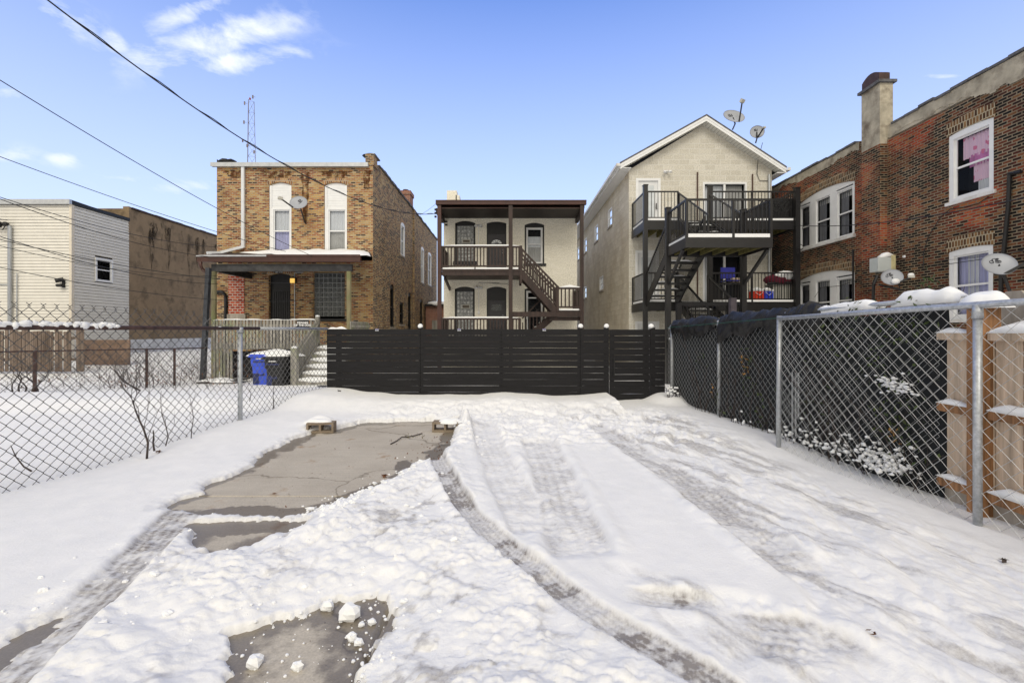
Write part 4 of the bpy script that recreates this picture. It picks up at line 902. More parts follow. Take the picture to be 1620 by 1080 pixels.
m = MB(); m.box(XX(808, YP)+.05, lx1, -YP+.05, -YP+.0, lz-.3, lz-.1); m.box(sx1-.05, lx1, -YP, -Y0+.05, lz-.12, lz-.04); m.box(sx1-.3, lx1, -YP-.1, -YP-.2, lz-.45, lz-.3)
ld = m.build('stair_landing', DWOOD, chs)
s = MB(); s.box(sx1, lx1, -YP+.02, -Y0+.2, lz-.04, lz+.02); s.build('snow_cap', SNOWCAP, ld); s = snow_strip((sx1+.05, YP, lz+.87), (lx1, YP, lz+.87), .12, .11, 5, .2, .08); s.build('snow_cap', SNOWCAP, ld, True)
railing(ld, (sx1, YP), (lx1, YP), lz, .84, DWOOD, pitch=.155, bal=.05, rail=.07, post=.1, w_=.07)
railing(ld, (lx1-.02, YP), (lx1-.02, Y0-.1), lz, .84, DWOOD, pitch=.155, bal=.05, rail=.07, post=.1, w_=.07)
s = snow_strip((lx1-.02, YP+.1, lz+.87), (lx1-.02, Y0, lz+.87), .12, .09, 6, .2, .08); s.build('snow_cap', SNOWCAP, ld, True)
s2 = stair_x(chs, sx1, lz, XX(830, YP+.95)-.1, 1.04, YP+.95, YP+1.75, 7, 'lower_staircase')
q = MB(); q.beam((sx1-.3, YP+.95, lz+.75), (XX(826, YP+.95), YP+.95, 1.04+.9), .06, .06)
for i in range(9):
    x = XX(828, YP)+.15*i; z = 1.04+1.24*(x-XX(830, YP))/(sx1-XX(830, YP)); q.beam((x, YP+.95, z+.05), (x, YP+.95, z+.78), .045, .045, (0, 1, 0))
q.build('railing', DWOOD, s2)
q = MB(); q.beam((XX(822, YP), YP+.9, 3.7), (XX(831, YP), YP+.9, 3.4), .08, .1); q.build('brace', DWOOD, chs)

# --- right of centre: gabled block house --------------------------------------------------
Y0 = 18.5
gh = thing('gabled_house', 'three storey pale concrete block house with white trimmed gable and black metal back decks', 'house', (7.8, Y0, -.3))
fr = FR((0, Y0, 0), (1, 0, 0), (0, -1, 0)); K = lambda px: XX(px, Y0); Zf = lambda py: ZZ(py, Y0)
gx0, gx1, gm = 4.88, 10.69, 7.86; ze, zp = 7.95, 9.78
ops = [(K(1006), K(1045), 5.5, Zf(282), 0), (K(1112), K(1181.5), 5.5, Zf(288), 0), (K(1005), K(1043), 2.5, Zf(396), 0), (K(1112), K(1181.5), 2.5, Zf(402), 0), (K(1005), K(1043), -.5, Zf(508), 0)]
m = MB(*fr); wall(m, gx0, gx1, -.7, ze, ops, .12); m.quad(m.pt(gx0, 0, ze), m.pt(gx1, 0, ze), m.pt(gm, 0, zp)); m.build('front_wall', CMU, gh)
m = MB((gx0, 0, 0), (0, 1, 0), (-1, 0, 0)); gsw = [(21.5, 22.4, 6.45, 7.3), (24.9, 25.9, 6.4, 7.3), (28.5, 29.6, 6.4, 7.3), (31.6, 32.8, 6.4, 7.3), (23.5, 24.5, 3.55, 4.3), (28.6, 29.7, 3.5, 4.25)]
wall(m, Y0, 37, -.7, ze+.05, [(a, b, c, d, 0) for a, b, c, d in gsw], .1); m.build('side_wall', CMUSIDE, gh)
for (a, b, c, d) in gsw: window(gh, ((gx0, 0, 0), (0, 1, 0), (-1, 0, 0)), a, b, c, d, rec=.03, fw=.05, sill=GREYPK)
m = MB((gx1, 0, 0), (0, 1, 0), (1, 0, 0)); wall(m, Y0, 37, -.7, ze, []); m.build('side_wall', CMUSIDE, gh)
yr = 18.1; ex0, ez0, ex1, ez1, pk = 4.42, 8.12, 11.05, 7.95, 10.03
m = MB()
for (xa, za, xb, zb) in ((ex0, ez0, gm, pk), (gm, pk, ex1, ez1)):
    m.quad((xa, yr-.02, za), (xb, yr-.02, zb), (xb, 37, zb), (xa, 37, za)); m.quad((xa, yr-.02, za-.06), (xa, 37, za-.06), (xb, 37, zb-.06), (xb, yr-.02, zb-.06)); m.quad((xa, yr-.02, za-.06), (xb, yr-.02, zb-.06), (xb, yr-.02, zb), (xa, yr-.02, za))
rf = m.build('roof', TILE, gh)
m = MB()
for (xa, za, xb, zb) in ((ex0, ez0-.07, gm, pk-.07), (gm, pk-.07, ex1, ez1-.07)):
    for (y, h) in ((yr, .20), ):
        m.quad((xa, y, za-h), (xb, y, zb-h), (xb, y, zb), (xa, y, za)); m.quad((xa, y-.012, za-h*.45), (xb, y-.012, zb-h*.45), (xb, y-.012, zb), (xa, y-.012, za)); m.quad((xa, y-.012, za-h*.45), (xb, y-.012, zb-h*.45), (xb, y, zb-h*.45), (xa, y, za-h*.45))
m.build('bargeboard', WHITE, rf)
m = MB()
for (xa, za, xb, zb) in ((ex0, ez0-.25, gm, pk-.25), (gm, pk-.25, ex1, ez1-.25)):
    n = 28
    for i in range(n):
        p = (xa+(xb-xa)*i/n, za+(zb-za)*i/n); q = (xa+(xb-xa)*(i+.93)/n, za+(zb-za)*(i+.93)/n); m.quad((p[0], yr, p[1]), (q[0], yr, q[1]), (q[0], Y0, q[1]), (p[0], Y0, p[1]))
        r_ = (xa+(xb-xa)*(i+1)/n, za+(zb-za)*(i+1)/n); m.quad((q[0], yr, q[1]+.02), (r_[0], yr, r_[1]+.02), (r_[0], Y0, r_[1]+.02), (q[0], Y0, q[1]+.02))
m.build('soffit', mat('soffit_vinyl', (.60, .60, .57), .5, .04, 4, bmp=0), rf)
m = MB(); m.box(ex0-.01, ex0+.02, -yr, -37, ez0-.22, ez0-.04); m.box(ex0+.02, gx0, -yr-.02, -37, ez0-.22, ez0-.20)
m.box(ex1-.02, ex1+.01, -yr, -37, ez1-.22, ez1-.04); m.box(gx1, ex1-.02, -yr-.02, -37, ez1-.25, ez1-.22)
m.build('eaves_board', WHITE, rf)
m = MB()
for (x0, x1, z) in ((ex0-.14, ex0-.01, ez0-.16), (ex1+.01, ex1+.14, ez1-.16)):
    m.box(x0, x1, -yr+.03, -37, z, z+.012); m.box(x0-.002 if x0 < 6 else x1, x0+.008 if x0 < 6 else x1+.01, -yr+.03, -37, z, z+.12); m.box(x0, x1, -yr+.04, -yr+.03, z, z+.11)
m.build('gutter', WPAINT, rf)
m = MB(); m.quad((ex0+.03, yr+.1, ez0+.04), (gm-1.2, yr+.3, ez0+.04+(gm-1.2-ex0)*(pk-ez0)/(gm-ex0)), (gm-1.2, 37, ez0+.04+(gm-1.2-ex0)*(pk-ez0)/(gm-ex0)), (ex0+.03, 37, ez0+.04)); m.build('snow_cap', SNOWCAP, rf)
# doors
for (pa, pb, c, d) in ((1006, 1045, 5.5, Zf(282)), (1005, 1043, 2.5, Zf(396)), (1005, 1043, -.5, Zf(508))):
    a, b = K(pa), K(pb); q = MB(*fr); q.box(a, a+.10, -.1, .012, c, d); q.box(b-.10, b, -.1, .012, c, d); q.box(a+.1, b-.1, -.1, .012, d-.1, d); df = q.build('door_frame', WHITE, gh)
    q = MB(*fr); q.box(a+.1, b-.1, -.1, -.05, c, d-.1); q.build('door', mat('white_door_paint', (.70, .71, .72), .4, .04, 4, bmp=0), df)
    q = MB(*fr); q.box(a+.25, b-.25, -.05, -.043, c+.3, d-.28); q.build('door_glass', mat('pale_door_glass', (.58, .62, .65), .15, .15, 1.5, bmp=0), df)
    q = MB(*fr); q.beam(q.pt(b-.17, 0, c+.85), q.pt(b-.17, 0, c+1.1), .03, .03, (0, 1, 0)); q.tube([q.pt(b-.17, -.05, c+.95), q.pt(b-.17, 0, c+.95)], .015, 6); q.build('handle', BLK, df)
for (c, d) in ((5.5, Zf(288)), (2.5, Zf(402))):
    a, b = K(1112), K(1181.5); q = MB(*fr); q.box(a, a+.07, -.1, .01, c, d); q.box(b-.07, b, -.1, .01, c, d); q.box(a+.07, b-.07, -.1, .01, d-.08, d); q.box((a+b)/2-.04, (a+b)/2+.04, -.08, -.02, c, d-.08); q.box(a+.07, b-.07, -.1, .01, c, c+.06)
    sl_ = q.build('sliding_door', WHITE, gh)
    q = MB(*fr); q.quad(q.pt(a+.07, -.06, c), q.pt(b-.07, -.06, c), q.pt(b-.07, -.06, d-.08), q.pt(a+.07, -.06, d-.08)); q.build('pane', PANE, sl_)
    q = MB(*fr); q.box(a-.05, b+.05, -.8, -.75, c, d); q.box(a-.05, a, -.75, -.121, c, d); q.box(b, b+.05, -.75, -.121, c, d); q.build('interior', DARKROOM, sl_)
    for (u0, u1, cm) in (((a+.08, (a+b)/2, CURT), ((a+b)/2+.05, b-.1, BLIND)) if c > 5 else ((a+.08, a+.5, CURT),)):
        q = MB(*fr); n = 30
        for i in range(n+1):
            uu = u0+(u1-u0)*i/n; dn = -.2-.025*math.sin(i*2.1); q.v += [q.pt(uu, dn, c+.03), q.pt(uu, dn, d-.1)]
            if i: q.f.append([2*i-2, 2*i, 2*i+1, 2*i-1])
        q.build('curtain', cm, sl_, True)
fo = floodlight(gh, fr, K(1054), Zf(272))
q = MB(*fr)
for px, t, b_ in ((1103, 273, 361), (1190, 276, 361), (1103, 380, 470)): q.tube([q.pt(K(px), .03, Zf(t)), q.pt(K(px), .03, Zf(b_))], .03, 6)
q.build('iron_pipe', mat('rusty_iron_pipe', (.09, .05, .04), .7), gh)
q = MB(*fr); q.tube([q.pt(K(1215.5), .07, ze-.2), q.pt(K(1215.5), .07, -.4)], .05, 8); q.build('downspout', GALV, gh)
q = MB(*fr); q.tube([q.pt(K(1198), .39, Zf(232)), q.pt(K(1197), .1, Zf(255)), q.pt(K(1197), .03, Zf(276)), q.pt(K(1201), .03, Zf(286)), q.pt(K(1219), .03, Zf(287))], .012, 4); q.build('cable', BLK, gh)
# --- metal decks and stairs on its back
DY = 16.8; bx0, bx1 = 5.02, 10.54; ox0, ox1 = 6.24, 7.40
def deck(nm, z):
    m = MB()
    for (a, b) in ((bx0, ox0), (ox1, bx1), (ox0, ox1)): m.box(a, b, -DY+.03, -DY-.02, z-.35, z-.05)
    m.box(bx0-.04, bx0, -DY+.03, -Y0+.01, z-.35, z-.05); m.box(bx1, bx1+.04, -DY+.03, -Y0+.01, z-.35, z-.05); m.box(bx0, bx1, -DY-.02, -Y0+.01, z-.06, z-.01)
    o = m.build(nm, IRON, gh)
    m = MB()
    for i in range(14): x = bx0+.2+i*.4; m.box(x-.025, x+.025, -DY-.03, -Y0+.02, z-.30, z-.07)
    m.build('joists', JOIST, o)
    s = MB(); s.box(bx0, ox0-.02, -DY+.02, -Y0+.1, z-.01, z+.07); s.box(ox1, bx1-.05, -DY+.02, -Y0+.4, z-.01, z+.06); s.box(ox0+.0, ox1-.0, -DY-.3, -Y0+.1, z-.01, z+.05); s.build('snow_cap', SNOWCAP, o)
    for (a, b) in (((bx0, DY), (ox0, DY)), ((ox1, DY), ((ox1+bx1)/2, DY)), (((ox1+bx1)/2, DY), (bx1, DY)), ((bx0, DY), (bx0, Y0-.05)), ((bx1, DY), (bx1, Y0-.05))): railing(o, a, b, z, 1.05, IRON, pitch=.115)
    return o
ud = deck('upper_deck', 5.50); ld2 = deck('lower_deck', 2.50)
for (x, y, zt_, w_) in ((bx0, DY-.06, 6.75, .15), (ox1, DY-.06, 6.72, .15), (bx1+.05, DY-.06, 6.65, .17), (5.0, 14.3, 5.25, .15), (7.37, 14.3, 5.2, .15)):
    m = MB(); m.box(x-w_/2, x+w_/2, -y+w_/2, -y-w_/2, -.6, zt_); m.box(x-w_/2-.015, x+w_/2+.015, -y+w_/2+.015, -y-w_/2-.015, zt_, zt_+.03); m.build('deck_post', IRON, gh)
LZ = 4.05; ly0, ly1 = 12.8, 14.3; lx0, lx1_ = 5.0, 7.37
def landing(nm, z, x0, x1, y0, y1, snow=.09):
    m = MB(); m.box(x0, x1, -y0+.03, -y0-.02, z-.30, z-.02); m.box(x0-.04, x0, -y0+.03, -y1, z-.30, z-.02); m.box(x1, x1+.04, -y0+.03, -y1, z-.30, z-.02); m.box(x0, x1, -y1+.05, -y1, z-.3, z-.02); m.box(x0, x1, -y0-.02, -y1+.05, z-.06, z-.01)
    o = m.build(nm, IRON, gh); m = MB()
    for i in range(6): x = x0+.2+i*.4; m.box(x-.025, x+.025, -y0-.03, -y1+.05, z-.27, z-.07)
    m.build('joists', JOIST, o)
    s = MB(); s.box(x0+.0, x1-.02, -y0+.02, -y1+.05, z-.01, z+snow); s.build('snow_cap', SNOWCAP, o); return o
l1 = landing('stair_landing', LZ, lx0, lx1_, ly0, ly1)
railing(l1, (lx0, ly0), ((lx0+lx1_)/2+.12, ly0), LZ, 1.05, IRON, pitch=.115, post=.06); railing(l1, ((lx0+lx1_)/2+.12, ly0), (lx1_, ly0), LZ, 1.05, IRON, pitch=.115, post=.06)
railing(l1, (lx0, ly0), (lx0, ly1), LZ, 1.05, IRON, pitch=.115); railing(l1, (lx1_, ly0), (lx1_, ly1), LZ, 1.05, IRON, pitch=.115)
stairs(gh, ox0+.03, ox1-.05, DY, 5.5, ly1, LZ, 8, IRON, name='upper_staircase')
for x in (ox0+.03, ox1-.05): railing(gh, (x, DY), (x, ly1), (5.5, LZ), 1.0, IRON, pitch=.115, name='stair_railing')
stairs(gh, 5.05, 6.15, ly1, LZ, DY, 2.5, 8, IRON, name='middle_staircase')
for x in (5.05, 6.15): railing(gh, (x, ly1), (x, DY), (LZ, 2.5), .95, IRON, pitch=.115, name='stair_railing')
l2 = landing('lower_landing', 1.15, lx0, lx1_, 13.4, ly1, .05)
railing(l2, (lx0, 13.4), (6.5, 13.4), 1.15, 1.05, CHAR, pitch=.12, post=.13, rail=.1)
stairs(gh, ox0+.03, ox1-.05, DY, 2.5, ly1, 1.15, 8, IRON, name='lower_staircase')
for x in (ox0+.03, ox1-.05): railing(gh, (x, DY), (x, ly1), (2.5, 1.15), .95, IRON, pitch=.115, name='stair_railing')
m = MB(); m.beam((lx1_, ly0+.15, LZ-.3), (lx1_, ly1, LZ-1.2), .07, .09); m.build('brace', IRON, gh); m = MB(); m.beam((lx0, ly0+.25, LZ-.3), (lx0, ly1, LZ-1.2), .07, .09); m.build('brace', IRON, gh)
q = MB(); rd = random.Random(4)
for k in range(6):
    pts = [(9.2+i*.08, DY-.03, 6.0+.12*math.sin(i*.9+k)+.1*math.sin(i*.35+k*2)) for i in range(16)]; q.tube(pts, .014, 4)
tag(q.build('garland', BLK), 'tangled dark wire garland tied to the upper deck railing beside the tall post', 'garland')

# --- far right: long dark red brick building ----------------------------------------------
XR = 11.2
rb = thing('brick_apartment_building', 'long dark red brick building with stucco chimney and white framed windows', 'building', (XR, 12, -.3))
fr = FR((XR, 0, 0), (0, -1, 0), (-1, 0, 0))   # u grows towards the camera
D = lambda px: -XR*F/(px-CX)
def ZR(py, px): return CZ+(CY-py)/F*(XR*F/(px-CX))
wins = [('t', D(1262), D(1352), 4.55, 6.27, .20), ('t', D(1262), D(1352), 1.65, 3.32, .20), ('s', D(1501), D(1572), 4.66, 6.34, .05), ('s', D(1501), D(1571), 1.7, 3.40, .05)]
m = MB(*fr); wall(m, -20.5, -5.5, -.7, 7.05, [(a, b, c, d, r_) for _, a, b, c, d, r_ in wins], .14)
m.box(-20.5, D(1361), -.25, -.004, 7.05, 7.46); m.build('side_wall', REDB, rb)
m = MB(*fr); m.box(D(1398), -5.5, -.25, .004, 7.10, 7.48); rd = random.Random(33); u = D(1398); e1 = e2 = 0
while u < -5.5:
    e1 = max(-.16, min(.16, e1+rd.uniform(-.06, .06))); m.box(u, u+.07, .004, .016, 7.05+e1*.9, 7.472); u += .07
m.build('stucco_parapet', STUC, rb)
m = MB(*fr); u = -20.5
while u < D(1361)-.1:
    e1 = max(-.12, min(.1, e1+rd.uniform(-.05, .05))); m.box(u, u+.07, .0, .010, 7.27+e1, 7.455); u += .07
m.build('stucco_band', STUC, rb)
m = MB(*fr); rd = random.Random(2); u = -20.5
while u < -5.5:
    z = 7.46+rd.uniform(-.02, .03)
    if not D(1361) < u+.3 < D(1398)+.3: m.box(u, u+.44, -.3, .05+rd.uniform(-.02, .02), z, z+.06)
    elif len(m.v): m.build('coping', TILE, rb); m = MB(*fr)
    u += .45
m.build('coping', TILE, rb)
m = MB(*fr); m.box(-20.5, -5.5, -.35, -12, 6.9, 7.0); m.quad(m.pt(-20.5, 0, -.7), m.pt(-20.5, -12, -.7), m.pt(-20.5, -12, 7.4), m.pt(-20.5, 0, 7.4)); m.build('roof', TILE, rb)
s = snow_strip((XR+.15, 10.0, 7.5), (XR+.15, 12.3, 7.5), .2, .1, 3); s.build('snow_cap', SNOWCAP, rb, True)
m = MB(*fr); c0, c1 = -14.17, -13.47; m.box(c0, c1, -.17, .22, 6.95, 8.75); cc = m.build('chimney', STUC, rb)
m = MB(*fr); m.box(c0, c1, .0, .22, -.7, 6.95); m.build('chimney_breast', REDB, rb)
m = MB(*fr); m.box(c0-.07, c1+.07, -.24, .30, 8.75, 8.83); m.build('cap_slab', TILE, cc)
m = MB(*fr); uc = (c0+c1)/2; m.box(uc-.36, uc+.30, -.12, .20, 8.83, 9.05); arcpanel(m, uc-.36, uc+.30, 9.05, 9.08, .14, -.12, .20); m.build('flue_pot', RUSTCAP, cc)
for (kd, a, b, c, d, r_) in wins:
    if kd == 't':
        q = MB(*fr); w3 = (b-a)/3.0
        q.box(a, a+.10, -.12, -.02, c, d-.05); q.box(b-.08, b, -.12, -.02, c, d-.05); arcpanel(q, a, b, d-.05, d, r_, -.12, -.02)
        for xk in (a+w3*.86, a+w3*1.98): q.box(xk-.13, xk+.13, -.12, -.02, c, d-.05)
        wo = q.build('bay_window_frame', WHITE, rb)
        for (u0, u1, td) in ((a+.10, a+w3*.86-.13, .10), (a+w3*.86+.13, a+w3*1.98-.13, .05), (a+w3*1.98+.13, b-.08, .10)):
            window(rb, fr, u0, u1, c, d-td, rec=.05, fw=.045, curtain=[(DRAPE, 0, .55, .0, 1), (DRAPE, .8, 1, .0, 1), (BLIND, .0, 1, .86, 1)], mid=c+(d-c)*.47)
        q = MB(*fr); q.box(a-.08, b+.06, -.1, .10, c-.10, c); q.build('sill', WPAINT, rb)
        if c > 4: q = MB(*fr); s = snow_strip(q.pt(a, .05, c-.01), q.pt(b, .05, c-.01), .09, .035, 4, .15, .5); s.build('snow_cap', SNOWCAP, rb, True)
    else:
        cur = [(PINK, .12, 1, .62, .98), (mat('magenta_dotted_sheet', (.60, .22, .46), .9, .2, 5, bmp=0), .3, 1, .46, .66), (PINK, .42, .95, .2, .5), (CURT, .55, 1, .0, .2)] if c > 4 else [(LILAC, 0, 1, 0, 1), (CURT, .25, .6, 0, 1)]
        window(rb, fr, a, b, c, d, rise=r_, rec=.05, fw=.11, mid=c+(d-c)*.49, curtain=cur, sill=WPAINT, casing=.01)
    arch_course(rb, fr, a, b, d, r_, ROWLOCK, .32, 'brick_arch')
q = MB(*fr)
q.tube([q.pt(D(1396), .03, 7.0), q.pt(D(1396), .03, 1.0)], .012, 5); q.build('cable', mat('tan_cable', (.32, .27, .18), .7), rb)
q = MB(*fr); u = D(1601); q.tube([q.pt(u-.0, .05, ZR(273, 1601)), q.pt(u-.02, .06, 4.2), q.pt(D(1588), .06, 2.6), q.pt(D(1586), .06, 1.0)], .04, 6); q.tube([q.pt(u, .05, ZR(275, 1601)), q.pt(D(1620), .06, ZR(272, 1620))], .04, 6)
q.build('black_conduit', BLK, rb); q = MB(*fr); q.tube([q.pt(D(1362), .25, 4.0), q.pt(D(1362), .25, 1.5)], .03, 6); q.build('black_conduit', BLK, rb)
q = MB(*fr)
pts = [(1566, 311), (1550, 322), (1528, 328), (1505, 331), (1490, 343), (1470, 375), (1463, 400), (1462, 425)]
q.tube([q.pt(D(x), .03, ZR(y, x)) for x, y in pts], .012, 4)
q.tube([q.pt(D(x), .03, ZR(y, x)) for x, y in ((1470, 420), (1500, 418), (1570, 408), (1620, 396))], .008, 4)
q.tube([q.pt(D(x), .03, ZR(y, x)) for x, y in ((1290, 470), (1300, 455), (1330, 452), (1420, 424))], .008, 4)
q.build('wall_cable', BLK, rb)

# --- far left: cream vinyl building and brown stucco building ------------------------------
XL = -19.5; yc0, yc1 = 20.3, 23.35
cb = thing('vinyl_sided_building', 'cream vinyl sided two storey building with one small window at the left edge', 'building', (XL, yc0, 0))
def siding(name, o, U, Nn, L, z0, z1, par, ops=(), lap=.14):
    q = MB(o, U, Nn); z = z0
    while z < z1:
        t = min(z+lap, z1); segs = [(0, L)]
        for (a, b, c, d) in ops:
            if z < d and t > c:
                segs = [s_ for g in segs for s_ in (((g[0], a), (b, g[1])) if g[0] < a < g[1] else (g,))]
        for (a, b) in segs:
            q.quad(q.pt(a, .024, z), q.pt(b, .024, z), q.pt(b, .002, t-.016), q.pt(a, .002, t-.016)); q.quad(q.pt(a, -.03, z), q.pt(b, -.03, z), q.pt(b, .024, z), q.pt(a, .024, z)); q.quad(q.pt(a, -.03, z-.016), q.pt(b, -.03, z-.016), q.pt(b, -.03, z), q.pt(a, -.03, z))
        z = t
    return q.build(name, SIDING, par)
siding('front_wall', (-29, yc0, 0), (1, 0, 0), (0, -1, 0), 29+XL, -.2, 7.05, cb)
wy0, wy1, wz0, wz1 = 19.5*F/(805-150), 19.5*F/(805-177.5), ZZ(446, 21.9), ZZ(409, 21.9)
siding('side_wall', (XL, yc0, 0), (0, 1, 0), (1, 0, 0), yc1-yc0, .1, 7.05, cb, [(wy0-yc0, wy1-yc0, wz0, wz1)])
window(cb, ((XL, 0, 0), (0, 1, 0), (1, 0, 0)), wy0, wy1, wz0, wz1, rec=-.02, fw=.08, mid=(wz0+wz1)/2)
q = MB(); q.box(XL-.08, XL+.03, -yc0+.035, -yc0-.1, -.2, 7.05); q.build('corner_trim', SIDTRIM, cb)
q = MB(); q.box(-29, XL+.05, -yc0+.03, -yc0+.15, 7.05, 7.22); q.box(-29, XL+.05, -yc0+.15, -yc0+.16, 7.03, 7.25); q.build('gutter', ALU, cb)
q = MB(); q.quad((-29, yc0-.1, 7.24), (XL+.06, yc0-.1, 7.24), (XL+.06, yc1, 7.12), (-29, yc1, 7.12)); q.box(XL+.0, XL+.06, -yc0, -yc1, 7.05, 7.2); q.build('roof', BLK, cb)
fr = FR((0, yc0, 0), (1, 0, 0), (0, -1, 0)); K = lambda px: XX(px, yc0); Zf = lambda py: ZZ(py, yc0)
q = MB(*fr); u = K(20); q.tube([q.pt(u, .12, -.2), q.pt(u, .12, Zf(359)), q.pt(u-.1, .15, Zf(356))], .07, 8); q.tube([q.pt(K(29), .06, .2), q.pt(K(29), .06, Zf(434)), q.pt(K(28), .06, Zf(432))], .02, 5); q.tube([q.pt(K(-4), .06, Zf(450)), q.pt(K(14), .06, Zf(450)), q.pt(K(18), .06, Zf(455)), q.pt(K(19), .1, Zf(470))], .025, 5); q.build('service_mast', GALV, cb, True)
q = MB(*fr)
for px in (2, 9): q.blob(q.pt(K(px), .25, Zf(357)), .1, .1, .14, px)
q.blob(q.pt(K(16), .2, Zf(356)), .16, .1, .1, 3); q.tube([q.pt(K(-2), .25, Zf(348)), q.pt(K(8), .25, Zf(348.5)), q.pt(K(16), .3, Zf(350)), q.pt(K(27), .4, Zf(351.5))], .015, 4)
for c_ in (2, 9): q.tube([q.pt(K(c_+1), .3, Zf(358)), q.pt(K(c_+3), .35, Zf(365)), q.pt(K(c_+7), .3, Zf(366)), q.pt(K(c_+8), .2, Zf(357))], .02, 4)
q.build('wire_insulator', BLK, cb)
q = MB(*fr); q.box(K(100), K(104), .0, .06, Zf(455), Zf(444)); q.tube([q.pt(K(96), .25, Zf(445)), q.pt(K(103.5), .08, Zf(442))], .09, 8); q.tube([q.pt(K(97), .2, Zf(452)), q.pt(K(105), .2, Zf(452))], .07, 8); q.build('floodlight', BLK, cb)
bb = thing('stucco_building', 'long brown stucco building with dark water streaks beyond the empty lot', 'building', (XL-.02, yc1, 0))
H = 7.7
m = MB((XL, 0, 0), (0, 1, 0), (1, 0, 0)); wall(m, yc1, 44, .98, H, []); m.box(30.0, 30.03, .0, .01, 2.3, 4.6)
for pts_ in (): pass
m.build('side_wall', BROWNST, bb)
m = MB((XL, 0, 0), (0, 1, 0), (1, 0, 0)); m.box(yc1, 44, -.3, .04, -.5, .98); m.build('foundation', FOUND, bb)
m = MB(); m.quad((XL-.0, yc1, -.5), (-31, yc1, -.5), (-31, yc1, H), (XL, yc1, H)); m.box(XL-.28, XL+.02, -yc1+.02, -yc1-.12, 6.5, H+.1); m.build('end_wall', BROWNST, bb)
m = MB(); rd = random.Random(6); y = yc1+.15
while y < 44: m.box(XL-.3, XL+.06+rd.uniform(-.02, .02), -y, -(y+.5), H+rd.uniform(-.01, .04), H+.09+rd.uniform(-.01, .02)); y += .52
m.build('clay_coping', mat('clay_coping', (.17, .075, .05), .8, .5, 2, bmp=.2, col2=(.05, .045, .05)), bb)
m = MB(); m.box(-31, XL-.3, -yc1-.1, -44, H-.3, H-.2); m.build('roof', TILE, bb)
def rust_streak(par):
    m, N, L, bs = new_mat('rust_stain'); g = N.new('ShaderNodeNewGeometry').outputs['Position']; N.remove(bs)
    df = N.new('ShaderNodeBsdfDiffuse'); df.inputs[0].default_value = (.10, .045, .02, 1); tr = N.new('ShaderNodeBsdfTransparent'); mx = N.new('ShaderNodeMixShader')
    r = ramp(N, [(.40, (0, 0, 0)), (.60, (.85, .85, .85))]); L.new(noise(N, L, g, 5, 5, .7, (1, 1, .5)), r.inputs[0]); L.new(r.outputs[0], mx.inputs[0]); L.new(tr.outputs[0], mx.inputs[1]); L.new(df.outputs[0], mx.inputs[2]); L.new(mx.outputs[0], N['Material Output'].inputs[0])
    for (px, t, b_, w_) in ((483, 272, 352, .34), (440, 271, 283, 1.3), (530, 271, 283, 1.3), (372, 270, 282, .8), (410, 395, 399, 2.0), (580, 270, 300, .35)):
        q = MB((0, 18.0, 0), (1, 0, 0), (0, -1, 0)); x = XX(px, 18.0); n = 8
        for j in range(n+1):
            s_ = j/n; ww = w_*(1-.55*s_)*(1+.2*math.sin(j*2.1)); z = ZZ(t+(b_-t)*s_, 18.0); q.v += [q.pt(x-ww/2, .004, z), q.pt(x+ww/2, .004, z)]
            if j: q.f.append([2*j-2, 2*j-1, 2*j+1, 2*j])
        q.build('rust_stain', m, par)
rust_streak(lh)
def _streaks(par):
    qs = []; rd = random.Random(11)
    for i in range(26):
        y = rd.uniform(24, 34); t = H-.25-rd.uniform(0, .3); l = rd.uniform(.5, 2.8); w_ = rd.uniform(.15, .55); n = 7; q = MB((XL, 0, 0), (0, 1, 0), (1, 0, 0)); qs.append(q); k = 0
        for j in range(n+1):
            s_ = j/n; ww = w_*(math.sin(math.pi*min(1, s_*.9+.1))**.5)*(1-.75*s_); off = .05*math.sin(j*1.3+i)
            q.v += [q.pt(y+off-ww/2, .003+.0004*i, t-l*s_), q.pt(y+off+ww/2, .003+.0004*i, t-l*s_)]
            if j: q.f.append([k+2*j-2, k+2*j-1, k+2*j+1, k+2*j])
    m, N, L, bs = new_mat('dark_water_stain'); g = N.new('ShaderNodeNewGeometry').outputs['Position']; N.remove(bs)
    df = N.new('ShaderNodeBsdfDiffuse'); df.inputs[0].default_value = (.055, .045, .035, 1); tr = N.new('ShaderNodeBsdfTransparent'); mx = N.new('ShaderNodeMixShader')
    r = ramp(N, [(.40, (0, 0, 0)), (.66, (.75, .75, .75))]); L.new(noise(N, L, g, 4, 5, .7, (1, 1, .4)), r.inputs[0]); L.new(r.outputs[0], mx.inputs[0]); L.new(tr.outputs[0], mx.inputs[1]); L.new(df.outputs[0], mx.inputs[2]); L.new(mx.outputs[0], N['Material Output'].inputs[0])
    for q in qs: q.build('water_stain', m, par)
_streaks(bb)
# low garage visible in the gap beyond the tan house
gg = thing('shed', 'low shed with snowy roof in the gap between the two brick houses', 'shed', (-4.4, 30, -.3))
m = MB(); m.box(-5.3, -3.3, -29, -33, -.5, 3.0); m.build('wall', CHIMB, gg); m = MB(); m.box(-4.9, -3.9, -28.97, -29, -.5, 2.1); m.build('door', GREYW, gg)
m = MB(); m.box(-5.33, -3.2, -28.8, -33, 3.0, 3.12); m.build('roof', BLK, gg); m = MB(); m.blob((-4.6, 29.5, 3.15), .7, .8, .2, 3, 12, 6, .08); m.build('snow_cap', SNOWCAP, gg, True)
